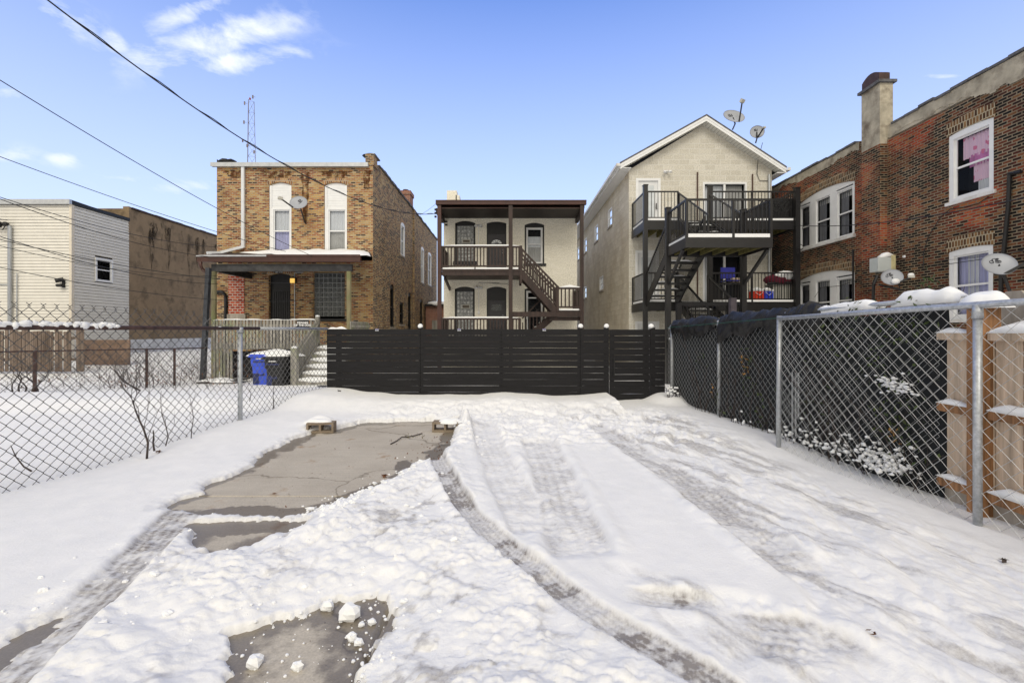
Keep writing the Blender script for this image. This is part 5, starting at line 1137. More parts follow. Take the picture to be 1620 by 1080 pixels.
# ------------------------------------------------------------------ fences
def chainlink(par, a, b, z0, z1, m, pitch=.105, r=.0032, amp=.006, name='mesh', za=None):
    """woven diamond mesh between plan points a and b; z0/z1 may be functions of the fraction along"""
    A = np.array(a, float); B = np.array(b, float); L = np.hypot(*(B-A)); d = (B-A)/L; nrm = np.array([d[1], -d[0]])
    f0 = z0 if callable(z0) else (lambda t: z0+0*t); f1 = z1 if callable(z1) else (lambda t: z1+0*t)
    hw = pitch/2; ns = int(L/hw)
    V = []; Fc = []
    for k in range(ns):
        tm = (k+.5)/ns; lo = f0(tm); hi = f1(tm); nr = int((hi-lo)/hw)+1
        zz = hi-hw*np.arange(nr+1)
        j = np.arange(nr+1); right = (j+k) % 2; u = (k+right)*hw; off = np.where(right == 1, amp, -amp)*.5
        u = np.where(right == 1, u+.002, u-.002)
        P_ = np.stack([A[0]+d[0]*u+nrm[0]*off, A[1]+d[1]*u+nrm[1]*off, zz], 1)
        base = len(V)
        if k and False: pass
        for i in range(nr+1):
            for q in range(3):
                an = 2.094*q; V.append((P_[i, 0]+nrm[0]*math.cos(an)*r, P_[i, 1]+nrm[1]*math.cos(an)*r, P_[i, 2]+math.sin(an)*r*1.35))
        for i in range(nr):
            for q in range(3): Fc.append((base+i*3+q, base+i*3+(q+1) % 3, base+(i+1)*3+(q+1) % 3, base+(i+1)*3+q))
    mb = MB(); mb.v = V; mb.f = Fc; return mb.build(name, m, par)
def barbs(par, a, b, z, m, pitch, r=.0032):
    A = Vector((*a, 0)); B = Vector((*b, 0)); L = (B-A).length; d = (B-A).normalized(); hw = pitch/2; n = int(L/hw); q = MB()
    for k in range(n):
        right = k % 2
        if right: continue
        p = A+d*(k*hw)+Vector((0, 0, z)); q.tube([p-d*.012-Vector((0, 0, .0)), p+d*.006+Vector((0, 0, .022)), p+d*.022+Vector((0, 0, .035))], r, 3); q.tube([p+d*.012, p-d*.006+Vector((0, 0, .022)), p-d*.022+Vector((0, 0, .035))], r, 3)
    return q.build('barb', m, par)
fl = lambda y: -4.954+.1694*y
def FLP(y): return (fl(y), y)
lf = thing('chain_link_fence', 'old dark chain link fence on the left with rusty top rail and raised mesh', 'fence', (fl(6.5), 6.5, 0))
z_at = lambda y: gz(fl(y), y)
yA, yB, yC = 1.6, 6.9, 8.72
q = MB(); q.tube([(fl(y), y, 1.435+.003*(y-4)) for y in (yA, 3, 4.5, yB)], .024, 8); rail1 = q.build('top_rail', RUST, lf, True)
q = MB(); q.tube([(fl(y), y, 1.435+.003*(y-4)) for y in (yB, 7.8, yC)], .022, 8); q.build('top_rail', GALV, lf, True)
q = MB(); q.tube([(fl(6.52), 6.52, -.1), (fl(6.52), 6.52, 1.39)], .032, 8); q.tube([(fl(6.52), 6.52, 1.38), (fl(6.52), 6.52, 1.46)], .042, 8); q.build('fence_post', GALV, lf, True)
q = MB(); q.tube([(fl(2.9), 2.9, -.1), (fl(2.9), 2.9, 1.43)], .032, 8); q.build('fence_post', RUST, lf, True)
zb = lambda y0, y1: (lambda t: .05)
chainlink(lf, FLP(yA), FLP(5.9), .02, 1.62, OLDWIRE, .108, .0034)
barbs(lf, FLP(yA), FLP(5.9), 1.62, OLDWIRE, .108, .0034)
chainlink(lf, FLP(5.9), FLP(yC), .02, lambda t: 1.60-.16*min(1, t*4), mat('greyer_fence_wire', (.15, .15, .155), .6, .2, 30, metal=.3, bmp=0), .108, .0034)
sn = MB(); rd = random.Random(12)
for i in range(26):
    y = 3.82+.98*i/25
    sn.blob((fl(y)+rd.uniform(-.012, .012), y, 1.462+rd.uniform(-.014, .014)), rd.uniform(.02, .035), rd.uniform(.025, .06), rd.uniform(.016, .038), i, 9, 6, .22)
sn.build('snow_cap', SNOWCAP, lf, True)
sn = join_mb(snow_strip((fl(6.1), 6.1, 1.45), (fl(6.2), 6.2, 1.45), .05, .05, 4, .04, .9, .02))
sn.build('snow_cap', SNOWCAP, lf, True)

# black horizontal board fence across the yard
bf = thing('board_fence', 'black painted horizontal board fence with a gate across the yard behind the snow bank', 'fence', (-.2, 8.7, 0))
yb = 8.7; fx = [XX(p, yb) for p in (517, 535, 665, 793, 918, 964)]; gx = [XX(p, yb) for p in (964, 1028)]; ex = [XX(p, yb) for p in (1029, 1052)]
rd = random.Random(21); nb = 12; top = ZZ(520.5, yb); ph = (top-.0)/nb
def boards(par, x0, x1, zlo, n, pitch, seed):
    rd = random.Random(seed)
    for i in range(n):
        z1 = zlo+pitch*(i+1); h = pitch-.0008-(rd.random()**3)*.006; sag = rd.uniform(-.002, .002); q = MB(); s = 4; k = 0
        for j in range(s+1):
            x = x0+(x1-x0)*j/s; o = sag*math.sin(math.pi*j/s)+rd.uniform(-.0016, .0016)
            for (y, z) in ((yb, z1-h+o), (yb, z1-.002+o*.3), (yb+.022, z1-.002+o*.3), (yb+.022, z1-h+o)): q.v.append(Vector((x, y, z)))
            if j:
                for e in range(4): q.f.append([4*(j-1)+e, 4*(j-1)+(e+1) % 4, 4*j+(e+1) % 4, 4*j+e])
        q.f.append([0, 1, 2, 3]); q.f.append([4*s+e for e in range(4)][::-1]); q.build('board', CHAR, par)
for i, (a, b) in enumerate(((fx[0], fx[2]), (fx[2]+.004, fx[3]), (fx[3]+.004, fx[4]), (fx[4]+.004, fx[5]))): boards(bf, a, b-.004, .0, nb, ph, i+5)
gt = MB(); go = thing('gate', 'narrow black board gate at the right end of the black fence, clear of snow', 'gate', ((gx[0]+gx[1])/2, 8.7, 0))
boards(go, gx[0]+.003, gx[1], -.04, nb, (top+.04-.005)/nb, 31)
q = MB(); q.box(gx[0]+.02, gx[0]+.1, -yb-.023, -yb-.06, 0, top-.02); q.box(gx[1]-.09, gx[1]-.01, -yb-.023, -yb-.06, 0, top-.02); q.build('gate_stile', CHAR, go)
q = MB(); q.box(gx[0]+.08, gx[0]+.10, -yb+.02, -yb+.0, .55+.0, .60+.3); q.build('latch', BLK, go)
boards(bf, ex[0]+.003, ex[1], .0, nb, ph, 41)
q = MB(); rd = random.Random(8)
for px in (534.5, 665, 793, 918, 960, 1045):
    for i in range(nb):
        for s in (-1, 1): x = XX(px, yb)+rd.uniform(-.006, .006); z = ph*(i+.5)+s*.03; q.box(x-.006, x+.006, -yb+.003, -yb, z-.006, z+.006)
q.build('nail_heads', BLK, bf)
for px in (534, 665, 793, 918, 960, 1034): q = MB(); x = XX(px, yb); q.box(x-.04, x+.04, -yb-.024, -yb-.11, -.3, top+(.03 if px in (665, 918, 960, 1034) else -.02)); q.build('fence_post', CHAR, bf)
for i, (px, r) in enumerate(((665, .05), (918.5, .05), (959.5, .05), (1030, .055))):
    q = MB(); q.blob((XX(px, yb+.06), yb+.06, top+.055), r, r, .05, i+2, 12, 7, .04); q.build('snow_cap', SNOWCAP, bf, True)
q = snow_strip((fx[0]+.02, yb+.01, top), (fx[0]+.38, yb+.01, top), .06, .045, 2, .05, .9); q.build('snow_cap', SNOWCAP, bf, True)
for px in (596.5, 726.5, 861):
    x = XX(px, yb); q = MB(); q.box(x-.032, x+.032, -yb+.012, -yb-.05, top-.038, top+.006); b_ = q.build('metal_bracket', GALV, bf); q = MB(); q.box(x-.03, x+.03, -yb+.016, -yb+.012, top-.012, top+.004); q.build('bracket_tape', mat('violet_tape', (.22, .2, .42), .6), b_); q = MB(); q.box(x-.008, x+.008, -yb+.016, -yb+.0125, top-.026, top-.014); q.build('bracket_screw', BLK, b_)

# right lot line: chain link with black fabric and plastic sheet
fr_ = lambda y: 4.05-.115*y
zt_r = lambda y: 1.76-.032*y
rf_ = thing('screened_fence', 'chain link fence lined with black privacy fabric and topped by black plastic sheeting', 'fence', (fr_(6), 6, 0))
Y1, Y2 = 8.65, 3.78
q = MB(); q.tube([(fr_(y), y, zt_r(y)-.02) for y in (Y1, 7, 5.6, Y2)], .022, 8); q.tube([(fr_(y)-.03, y, zt_r(y)+.035) for y in (5.75, 5, 4.4, Y2)], .024, 8); q.build('top_rail', GALV, rf_, True)
for (y, r) in ((8.55, .034), (7.02, .028)): q = MB(); q.tube([(fr_(y), y, -.1), (fr_(y), y, zt_r(y)+.0)], r, 8); q.blob((fr_(y), y, zt_r(y)+.01), r*1.3, r*1.3, .03, 1, amp=0); q.build('fence_post', GALV, rf_, True)
chainlink(rf_, (fr_(Y1)-.035, Y1), (fr_(Y2)-.035, Y2), .03, lambda t: zt_r(Y1+(Y2-Y1)*t)-.01, mat('grey_fence_wire', (.30, .31, .32), .5, .15, 30, metal=.4, bmp=0), .10, .0022)
barbs(rf_, (fr_(5.3)-.035, 5.3), (fr_(Y2)-.035, Y2), zt_r(4.6)+.03, WIRE, .1, .003)
n = 90; R = 10; q = MB()
for i in range(n+1):
    y = Y1+(Y2-Y1)*i/n
    for j in range(R+1):
        z = -.05+(zt_r(y)-.06+.05)*j/R; q.v.append(Vector((fr_(y)+.03+.012*math.sin(i*.9+j)+.01*math.sin(i*.37), y, z)))
    if i:
        for j in range(R): k = (i-1)*(R+1)+j; q.f.append([k, k+1, k+R+2, k+R+1])
q.build('privacy_fabric', MESHFAB, rf_, True)
rd = random.Random(14)
def sheet(y0, y1, drop, seed, bulge=.06):
    n = 60; R = 12; q = MB(); rd = random.Random(seed); ph = [rd.uniform(0, 6) for _ in range(8)]
    for i in range(n+1):
        t = i/n; y = y0+(y1-y0)*t; env = math.sin(math.pi*min(1, max(0, t)))**.35
        zt_ = zt_r(y)+.02+.10*env+.02*math.sin(t*9+ph[0])+.012*math.sin(t*31+ph[1])
        dr = drop*(.85+.18*math.sin(t*6+ph[2])+.1*math.sin(t*17+ph[3]))
        for j in range(R+1):
            s = j/R; wr = .006*math.sin(t*40+s*3+ph[4])+.012*math.sin(t*13-s*5+ph[5])+.004*math.sin(t*71+s*9+ph[6])+.007*math.sin(s*14+t*23+ph[7])
            x = fr_(y)-.04-.07*math.sin(s*math.pi)**.7*env-wr*(.4+s); z = zt_-dr*s+.008*math.sin(t*55+ph[2]); q.v.append(Vector((x, y, z)))
        if i:
            for j in range(R): k = (i-1)*(R+1)+j; q.f.append([k, k+1, k+R+2, k+R+1])
    nv = len(q.v)
    for i in range(n+1): y = y0+(y1-y0)*i/n; q.v.append(Vector((fr_(y)+.08, y, q.v[i*(R+1)].z-.02))); q.v.append(Vector((fr_(y)+.10, y, q.v[i*(R+1)].z-.35)))
    for i in range(n):
        k = nv+2*i; q.f.append([i*(R+1), (i+1)*(R+1), k+2, k]); q.f.append([k, k+2, k+3, k+1])
    return q.build('plastic_sheet', TARP, rf_, True)
sheet(8.5, 7.05, .33, 1); sheet(6.98, 5.5, .36, 2); sheet(5.52, 5.0, .30, 7)
q = MB(); q.tube([(fr_(y)-.12, y, zt_r(y)-.02) for y in (8.5, 7.8, 7.05, 6.3, 5.5)], .004, 4); q.build('green_cord', mat('green_cord', (.02, .09, .06), .6), rf_)
for (y0, y1, w_, h, s_) in ((4.33, 5.12, .13, .055, 2), (3.62, 4.22, .15, .08, 5)):
    q = snow_strip((fr_(y1)+.02, y1, zt_r(y1)+.03), (fr_(y0)+.0, y0, zt_r(y0)+.03), w_, h, s_, .06, .5, .035); q.build('snow_cap', SNOWCAP, rf_, True)

# galvanised gate panel slid open in front of it
gf = lambda y: 3.82-.131*y
gp = thing('chain_link_gate', 'bright galvanised chain link gate panel standing open before the black fabric', 'gate', (gf(4), 4, 0))
zg1 = lambda y: 1.66-.021*y
q = MB(); q.tube([(gf(y), y, zg1(y)) for y in (5.28, 4, 3.29, 1.6)], .025, 10); q.build('top_rail', GALV, gp, True)
q = MB(); q.tube([(gf(5.28), 5.28, .0), (gf(5.28)+.01, 5.28, zg1(5.28)+.03)], .027, 10); q.build('gate_post', GALV, gp, True)
q = MB(); q.tube([(gf(3.29)-.0, 3.29, -.05), (gf(3.29), 3.29, zg1(3.29)-.1)], .027, 12); q.tube([(gf(3.29), 3.29, zg1(3.29)-.1), (gf(3.29), 3.29, zg1(3.29)+.0)], .034, 12, r2=.030); q.build('gate_post', GALV, gp, True)
chainlink(gp, (gf(5.26)+.0, 5.26), (gf(1.7), 1.7), .03, lambda t: zg1(5.26-3.56*t)-.01, WIRE, .112, .0022)
q = MB(); y = 5.12
for k, dx in enumerate((0, .03, .055)):
    for i in range(26 if k < 2 else 18):
        z = .92-.028*i; a = Vector((gf(y)+.04+dx*.6, y-dx, z)); hx = .011; up = .018
        dirv = Vector((1, 0, 0)) if i % 2 else Vector((0, 1, 0)); q.tube([a+dirv*hx, a+Vector((0, 0, up)), a-dirv*hx, a-Vector((0, 0, up)), a+dirv*hx], .003, 4, cap=False)
tag(q.build('chain', GALV), 'steel chain hanging in loops beside the open gate post', 'chain')

# new cedar fence at the right edge
wf = thing('cedar_fence', 'new cedar picket fence with thick brown post and snow on its rails', 'fence', (3.65, 3.4, 0))
wx = 3.64; rd = random.Random(5)
y = 3.78; i = 0
while y > 1.3:
    wv = .19; q = MB(); zt_ = 1.42+rd.uniform(-.004, .004); dx = 0.0
    q.box(wx, wx+.02, -(y), -(y-wv+.011), .17 if y > 2.0 else .1, zt_); q.build('picket', CEDAR, wf); y -= wv; i += 1
for (z0, z1) in ((1.33, 1.39), (.74, .81), (.12, .20)):
    for (ya, yb_) in ((3.82, 3.545), (3.415, 1.3)):
        q = MB(); q.box(wx-.05, wx-.001, -ya, -yb_, z0, z1); q.build('rail', TREATED if z1 < 1 else CEDAR, wf)
        s = snow_strip((wx-.035, ya, z1-.004), (wx-.035, yb_, z1-.004), .085, .085 if z1 > 1 else .07, int(z1*50), .07, .35, .0); s.build('snow_cap', SNOWCAP, wf, True)
q = MB(); q.box(wx-.08, wx+.06, -3.54, -3.42, -.2, 1.585); q.build('post', TREATED, wf)
q = MB(); q.box(wx-.0, wx+.02, -3.80, -1.3, -.1, .115); q.build('kickboard', GREYPK, wf)
gpk = thing('grey_picket_fence', 'silvered wooden pickets rising behind the new cedar fence under a snow heap', 'fence', (4.0, 3.6, 0))
for k in range(7):
    y = 3.92-k*.21; q = MB((4.02, 0, 0), (0, -1, 0), (-1, 0, 0)); arcpanel(q, -y, -y+.2, .2, 1.66, .03, 0, .02) if False else None
    b = -y; e = -y+.2; pts = [(b, .0), (e, .0), (e, 1.66), (e-.045, 1.72), (b+.045, 1.72), (b, 1.66)]; kk = len(q.v)
    for nn in (.02, 0):
        for p in pts: q.v.append(q.pt(p[0], nn, p[1]))
    q.f.append([kk+i for i in range(6)]); q.f.append([kk+6+i for i in range(6)][::-1])
    for i in range(6): q.f.append([kk+i, kk+6+i, kk+6+(i+1) % 6, kk+(i+1) % 6])
    q.build('picket', GREYPK, gpk)
h = snow_heap((3.64, 3.50, 1.585), .11, .17, .125, 5); tag(h.build('snow_heap', SNOWCAP, None, True), 'tall smooth snow heap on top of the thick brown fence post', 'snow')
h = snow_heap((3.80, 3.06, 1.43), .15, .40, .07, 9); tag(h.build('snow_heap', SNOWCAP, None, True), 'low snow slab behind the gate rail at the right edge', 'snow')

# far fences in the left lot
A2, B2 = Vector((-9.9*1.05, 9.3, 0)), Vector((-10.0, 15.3, 0))
ff = thing('low_chain_link_fence', 'low rusty chain link fence crossing the empty snowy lot', 'fence', (-10.3, 11, 0))
dA = Vector((XX(-40, 9.0), 9.0, 0)); dB = Vector((XX(328, 15.0), 15.0, 0)); zf = lambda t: .985-.13*t
q = MB(); q.tube([dA+(dB-dA)*t+Vector((0, 0, zf(t))) for t in (0, .3, .6, 1)], .018, 6); q.build('top_rail', RUST, ff)
for px in (55, 232, 276): 
    t = max(0, min(1, (( -(px-CX)/F*dA.y+dA.x))/(((px-CX)/F*(dB.y-dA.y))-(dB.x-dA.x)))) if False else None
    k = (px-CX)/F; t = (k*dA.y-dA.x)/((dB.x-dA.x)-k*(dB.y-dA.y)); p = dA+(dB-dA)*t; q = MB(); q.tube([(p.x, p.y, -.4), (p.x, p.y, zf(t))], .035, 6); q.build('fence_post', RUST, ff)
chainlink(ff, (dA.x, dA.y), (dB.x, dB.y), lambda t: -.1-.2*t, lambda t: zf(t), OLDWIRE, .11, .0035)
q = MB(); q.beam(P(320, 612, 15.0), P(330, 424, 15.2), .13, .13); tag(q.build('leaning_pole', mat('dark_blue_grey_pole', (.035, .04, .05), .6, .3, 8)), 'dark pole leaning against the left corner of the porch', 'pole')
pf = thing('weathered_picket_fence', 'short brown weathered picket fence in front of the vinyl sided building', 'fence', (-14.5, 17, 0))
rd = random.Random(17); x = XX(-60, 17.0)
while x < XX(129, 17.0):
    q = MB(); q.box(x, x+.135, -17.0, -17.02, -.1, 1.44+rd.uniform(-.05, .06)); 
    if rd.random() < .93: q.build('picket', BROWNW, pf)
    x += .15+rd.choice((0, 0, 0, .03))
q = MB(); q.box(XX(-60, 17), XX(129, 17), -17.02, -17.06, .3, .4); q.box(XX(-60, 17), XX(129, 17), -17.02, -17.06, 1.1, 1.2); q.build('rail', BROWNW, pf)
q = MB(); q.box(XX(128, 19), XX(205, 19), -19, -19.05, .0, 1.05); tag(q.build('low_wall', mat('low_tan_wall', (.22, .15, .11), .9, .3, 5, grime=(.12, .09, .08))), 'low brown wall at the foot of the vinyl siding', 'wall')

# ------------------------------------------------------------------ yard objects
def cinder(label, x, y, rz, bury):
    t = thing('cinder_block', label, 'cinder block', (x, y, 0), 'cinder blocks on the cleared slab'); t.rotation_euler.z = rz
    q = MB(); W, H, Dp, w_ = .36, .14, .17, .028; z = 0
    q.box(-W/2, W/2, -Dp/2, Dp/2, z, z+w_); q.box(-W/2, W/2, -Dp/2, Dp/2, z+H-w_, z+H)
    for u in (-W/2, -w_/2, W/2-w_): q.box(u, u+w_, -Dp/2, Dp/2, z+w_, z+H-w_)
    bo = MB(); bo.v = q.v; bo.f = q.f; me = bpy.data.meshes.new('shell'); me.from_pydata([tuple(p) for p in bo.v], [], bo.f); me.materials.append(CONC); o = bpy.data.objects.new('shell', me); COL.objects.link(o); o.parent = t; return t
bx, by = G(503, 686); cinder('hollow cinder block at the left back corner of the cleared slab, snow on top', bx+.0, by+.12, .12, 0)
bx2, by2 = G(704, 684); cinder('hollow cinder block half buried by the right snow edge of the slab', bx2, by2+.10, -.03, 0)
h = snow_heap((bx-.05, by+.15, .132), .18, .11, .045, 3); tag(h.build('snow_heap', SNOWCAP, None, True), 'snow draped over the left cinder block', 'snow')
h = snow_heap((bx2+.06, by2+.07, .132), .15, .11, .05, 8); tag(h.build('snow_heap', SNOWCAP, None, True), 'snow draped over the right cinder block', 'snow')

def bin_(name, label, m, loc, rz, group, logo=True):
    t = thing(name, label, 'bin', loc, group); t.rotation_euler.z = rz
    def part(nm, mb, mt, par=t, sm=False):
        me = bpy.data.meshes.new(nm); me.from_pydata([tuple(p) for p in mb.v], [], mb.f); me.materials.append(mt); o = bpy.data.objects.new(nm, me); COL.objects.link(o); o.parent = par
        if sm: me.polygons.foreach_set('use_smooth', [True]*len(me.polygons))
        return o
    q = MB(); lv = [(0, .46, .50), (.45, .50, .56), (.62, .52, .60), (.66, .58, .66), (.92, .60, .70)]; n = 16; k = 0
    for (z, w_, d) in lv:
        for i in range(n):
            a = 2*math.pi*i/n; c_, s_ = math.cos(a), math.sin(a); e = .35; q.v.append(Vector((w_/2*math.copysign(abs(c_)**e, c_), d/2*math.copysign(abs(s_)**e, s_), z)))
    for i in range(len(lv)-1):
        for j in range(n): q.f.append([i*n+j, i*n+(j+1) % n, (i+1)*n+(j+1) % n, (i+1)*n+j])
    q.f.append(list(range(n))[::-1]); q.f.append([(len(lv)-1)*n+j for j in range(n)]); body = part('body', q, m)
    q = MB(); q.box(-.32, .32, -.37, .40, .92, .955); q.box(-.30, .30, -.33, .36, .955, 1.0); part('lid', q, m)
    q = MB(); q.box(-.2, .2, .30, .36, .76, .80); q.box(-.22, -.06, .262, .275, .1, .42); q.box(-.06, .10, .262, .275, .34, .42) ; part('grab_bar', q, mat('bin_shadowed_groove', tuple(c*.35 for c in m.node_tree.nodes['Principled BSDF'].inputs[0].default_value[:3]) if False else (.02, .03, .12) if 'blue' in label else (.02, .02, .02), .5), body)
    for s in (-1, 1): q = MB(); q.tube([(s*.23, .30, .10), (s*.27, .30, .10)], .10, 12); part('wheel', q, BLK)
    if logo: q = MB(); q.box(-.12, .12, .351, .356, .855, .885); part('stamp', q, SIGNW, body)
    return t
gb = gz(XX(416, 14.2), 14.2)
bin_('recycling_bin', 'bright blue wheeled recycling bin beneath the porch', BLUEP, (XX(416.5, 14.2), 14.2, gb-.06), .25, 'wheeled bins by the porch')
bin_('rubbish_bin', 'black wheeled bin right of the blue one', DARKP, (XX(441, 13.9), 13.9, gb-.12), -.05, 'wheeled bins by the porch')
bin_('rubbish_bin', 'black wheeled bin nearest the stair newel post', DARKP, (XX(462, 14.3)-.15, 14.35, gb-.08), .05, 'wheeled bins by the porch', False)
h = snow_heap((XX(434, 14.2), 14.2, gb+.89), .82, .36, .17, 4); tag(h.build('snow_heap', SNOWCAP, None, True), 'rounded snow layer lying across the bin lids', 'snow')
ss = thing('warning_sign', 'small black sign reading BEWARE OF THE DOG hung on the porch rail', 'sign', (XX(478.5, 15.6), 15.6, 1.5))
q = MB(); x = XX(478.5, 15.6); q.box(x-.21, x+.21, -15.62, -15.63, 1.51, 1.79); q.build('board', BLK, ss)
text_mesh('lettering', 'BEWARE\nOF THE DOG', .098, (x, 15.612, 1.65), (1, 0, 0), (0, 0, 1), SIGNW, ss)
q = MB(); c = Vector((XX(347, 14.6), 14.6, gz(XX(347, 14.6), 14.6)+.03)); rd = random.Random(3)
q.beam(c+Vector((-.55, 0, 0)), c+Vector((.75, .15, .06)), .7, .035); bo = q.build('loose_board', mat('dark_board', (.05, .045, .04), .8)); tag(bo, 'dark board lying under snow beside the porch post', 'board')
h = snow_heap(c+Vector((.02, 0, .02)), .62, .36, .10, 12); h.build('snow_cap', SNOWCAP, bo, True)
q = MB(); cx_ = XX(509.5, 9.4); q.blob((cx_, 9.4, .27), .095, .095, .05, 3, 14, 8, 0); k = q.build('kettle_lid', BLK, None, True); tag(k, 'dark round lid on the snow left of the black fence', 'lid')
for v_ in k.data.vertices:
    if v_.co.z > .275: v_.co.z = .275

# deck objects on the gabled house
z2 = 2.5+.06; dk = 17.4
def cooler(label, m, px, w_, g=None):
    x = XX(px, 17.1); t = thing('cooler', label, 'cooler', (x, 17.1, z2), 'picnic coolers on the lower deck')
    q = MB(); q.box(x-w_/2, x+w_/2, -16.95, -17.3, z2, z2+.34); b = q.build('box', m, t)
    q = MB(); q.box(x-w_/2-.01, x+w_/2+.01, -16.94, -17.31, z2+.34, z2+.40); q.build('lid', SIGNW, t)
    q = MB(); q.tube([(x-w_/2+.05, 16.93, z2+.3), (x, 16.90, z2+.18), (x+w_/2-.05, 16.93, z2+.3)], .01, 5); q.build('handle', SIGNW, t)
    s = snow_heap((x, 17.1, z2+.39), w_/2+.03, .18, .09, int(px)); s.build('snow_cap', SNOWCAP, t, True)
cooler('red picnic cooler with snowy lid on the lower deck', REDP, 1197, .40); cooler('blue picnic cooler with snowy lid on the lower deck', COOLB, 1212.5, .36)
x = XX(1233, 17.3); st = thing('storage_crate', 'grey ribbed storage crate at the right end of the lower deck', 'crate', (x, 17.3, z2))
q = MB(); q.box(x-.36, x+.36, -17.1, -17.6, z2, z2+.62); q.build('box', mat('crate_plastic', (.16, .16, .14), .6), st)
q = MB()
for i in range(9): q.box(x-.35+i*.085, x-.32+i*.085, -17.08, -17.1, z2+.02, z2+.6)
q.build('ribs', DISHL, st)
cv = thing('covered_bicycle', 'bulky bundle under a dark red cover heaped with snow on the lower deck', 'bundle', (x, 17.2, z2+.6))
q = MB(); q.blob((x-.1, 17.2, z2+.78), .55, .3, .2, 5, 14, 7, .14); q.build('cover', mat('wine_red_cloth', (.13, .012, .03), .8), cv, True)
q = MB(); q.blob((x+.12, 17.15, z2+.92), .40, .28, .20, 8, 14, 7, .1); q.blob((x-.15, 17.1, z2+.88), .22, .2, .14, 9, 12, 7, .1); q.build('snow_cap', SNOWCAP, cv, True)
q = MB(); q.tube([(x-.62, 17, z2+.62), (x-.1, 17, z2+.66), (x+.55, 17, z2+.64)], .05, 6); q.tube([(x-.55, 17, z2+.6), (x-.75, 17, z2+1.0)], .008, 4); q.build('frame_bar', BLK, cv)
x = XX(1152, 17.4); cr = thing('camp_chair', 'folded blue camp chair on the lower deck behind the stair', 'chair', (x, 17.4, z2))
q = MB(); q.box(x-.28, x+.26, -17.4, -17.46, z2+.85, z2+1.28); q.build('backrest', mat('blue_canvas', (.03, .035, .28), .8), cr)
q = MB(); q.box(x-.28, x+.26, -17.0, -17.4, z2+.72, z2+.76); q.build('seat', mat('blue_canvas', (.03, .035, .28), .8), cr)
for sx in (-.28, .26):
    for yy in (17.0, 17.45): q = MB(); q.tube([(x+sx, yy, z2), (x+sx, yy, z2+(1.28 if yy > 17.2 else .74))], .015, 5); q.build('leg', BLK, cr)
x = XX(1166, 17.0); tb = thing('patio_table', 'dark slatted patio table with small cream boxes on the lower deck', 'table', (x, 17.2, z2))
q = MB(); q.box(x-.5, x+.28, -16.95, -17.5, z2+.62, z2+.66); q.build('tabletop', BLK, tb)
for sx in (-.47, .25):
    for yy in (17.0, 17.45): q = MB(); q.box(x+sx-.02, x+sx+.02, -yy, -yy-.03, z2, z2+.62); q.build('leg', BLK, tb)
for i in range(3): q = MB(); q.box(x-.12+i*.15, x-.0+i*.15, -17.1, -17.25, z2+.66, z2+.85); tag(q.build('small_box', mat('cream_card', (.6, .48, .36), .8)), ['leftmost', 'middle', 'rightmost'][i]+' of three small cream boxes on the patio table', 'box', 'small boxes on the patio table')
x = XX(1215, 17.5); gr = thing('covered_grill', 'dark covered grill with snow on top on the upper deck', 'grill', (x, 17.5, 5.5))
q = MB(); k = 0
pts = [(-.95, 0), (-.8, .35), (-.35, .72), (.1, .86), (.85, .84), (1.0, .6), (1.0, 0)]
for yy in (17.15, 17.85): q.v += [Vector((x+p[0], yy, 5.56+p[1])) for p in pts]
q.f.append(list(range(7))[::-1]); q.f.append([7+i for i in range(7)]); q.f += [[i, (i+1) % 7, 7+(i+1) % 7, 7+i] for i in range(7)]
q.build('cover', mat('grill_cover', (.02, .02, .022), .6), gr)
s = snow_strip((x+.0, 17.4, 5.56+.84), (x+.95, 17.4, 5.56+.82), .45, .10, 4, .1, .3, .02); s.build('snow_cap', SNOWCAP, gr, True)
x = XX(1161, 11.0); q = MB(); q.box(x-.07, x+.07, -11, -11.12, -.4, ZZ(471, 11.0)); tag(q.build('wooden_post', mat('purple_grey_post', (.06, .05, .06), .8, .4, 8)), 'weathered grey post standing before the black stair', 'post')

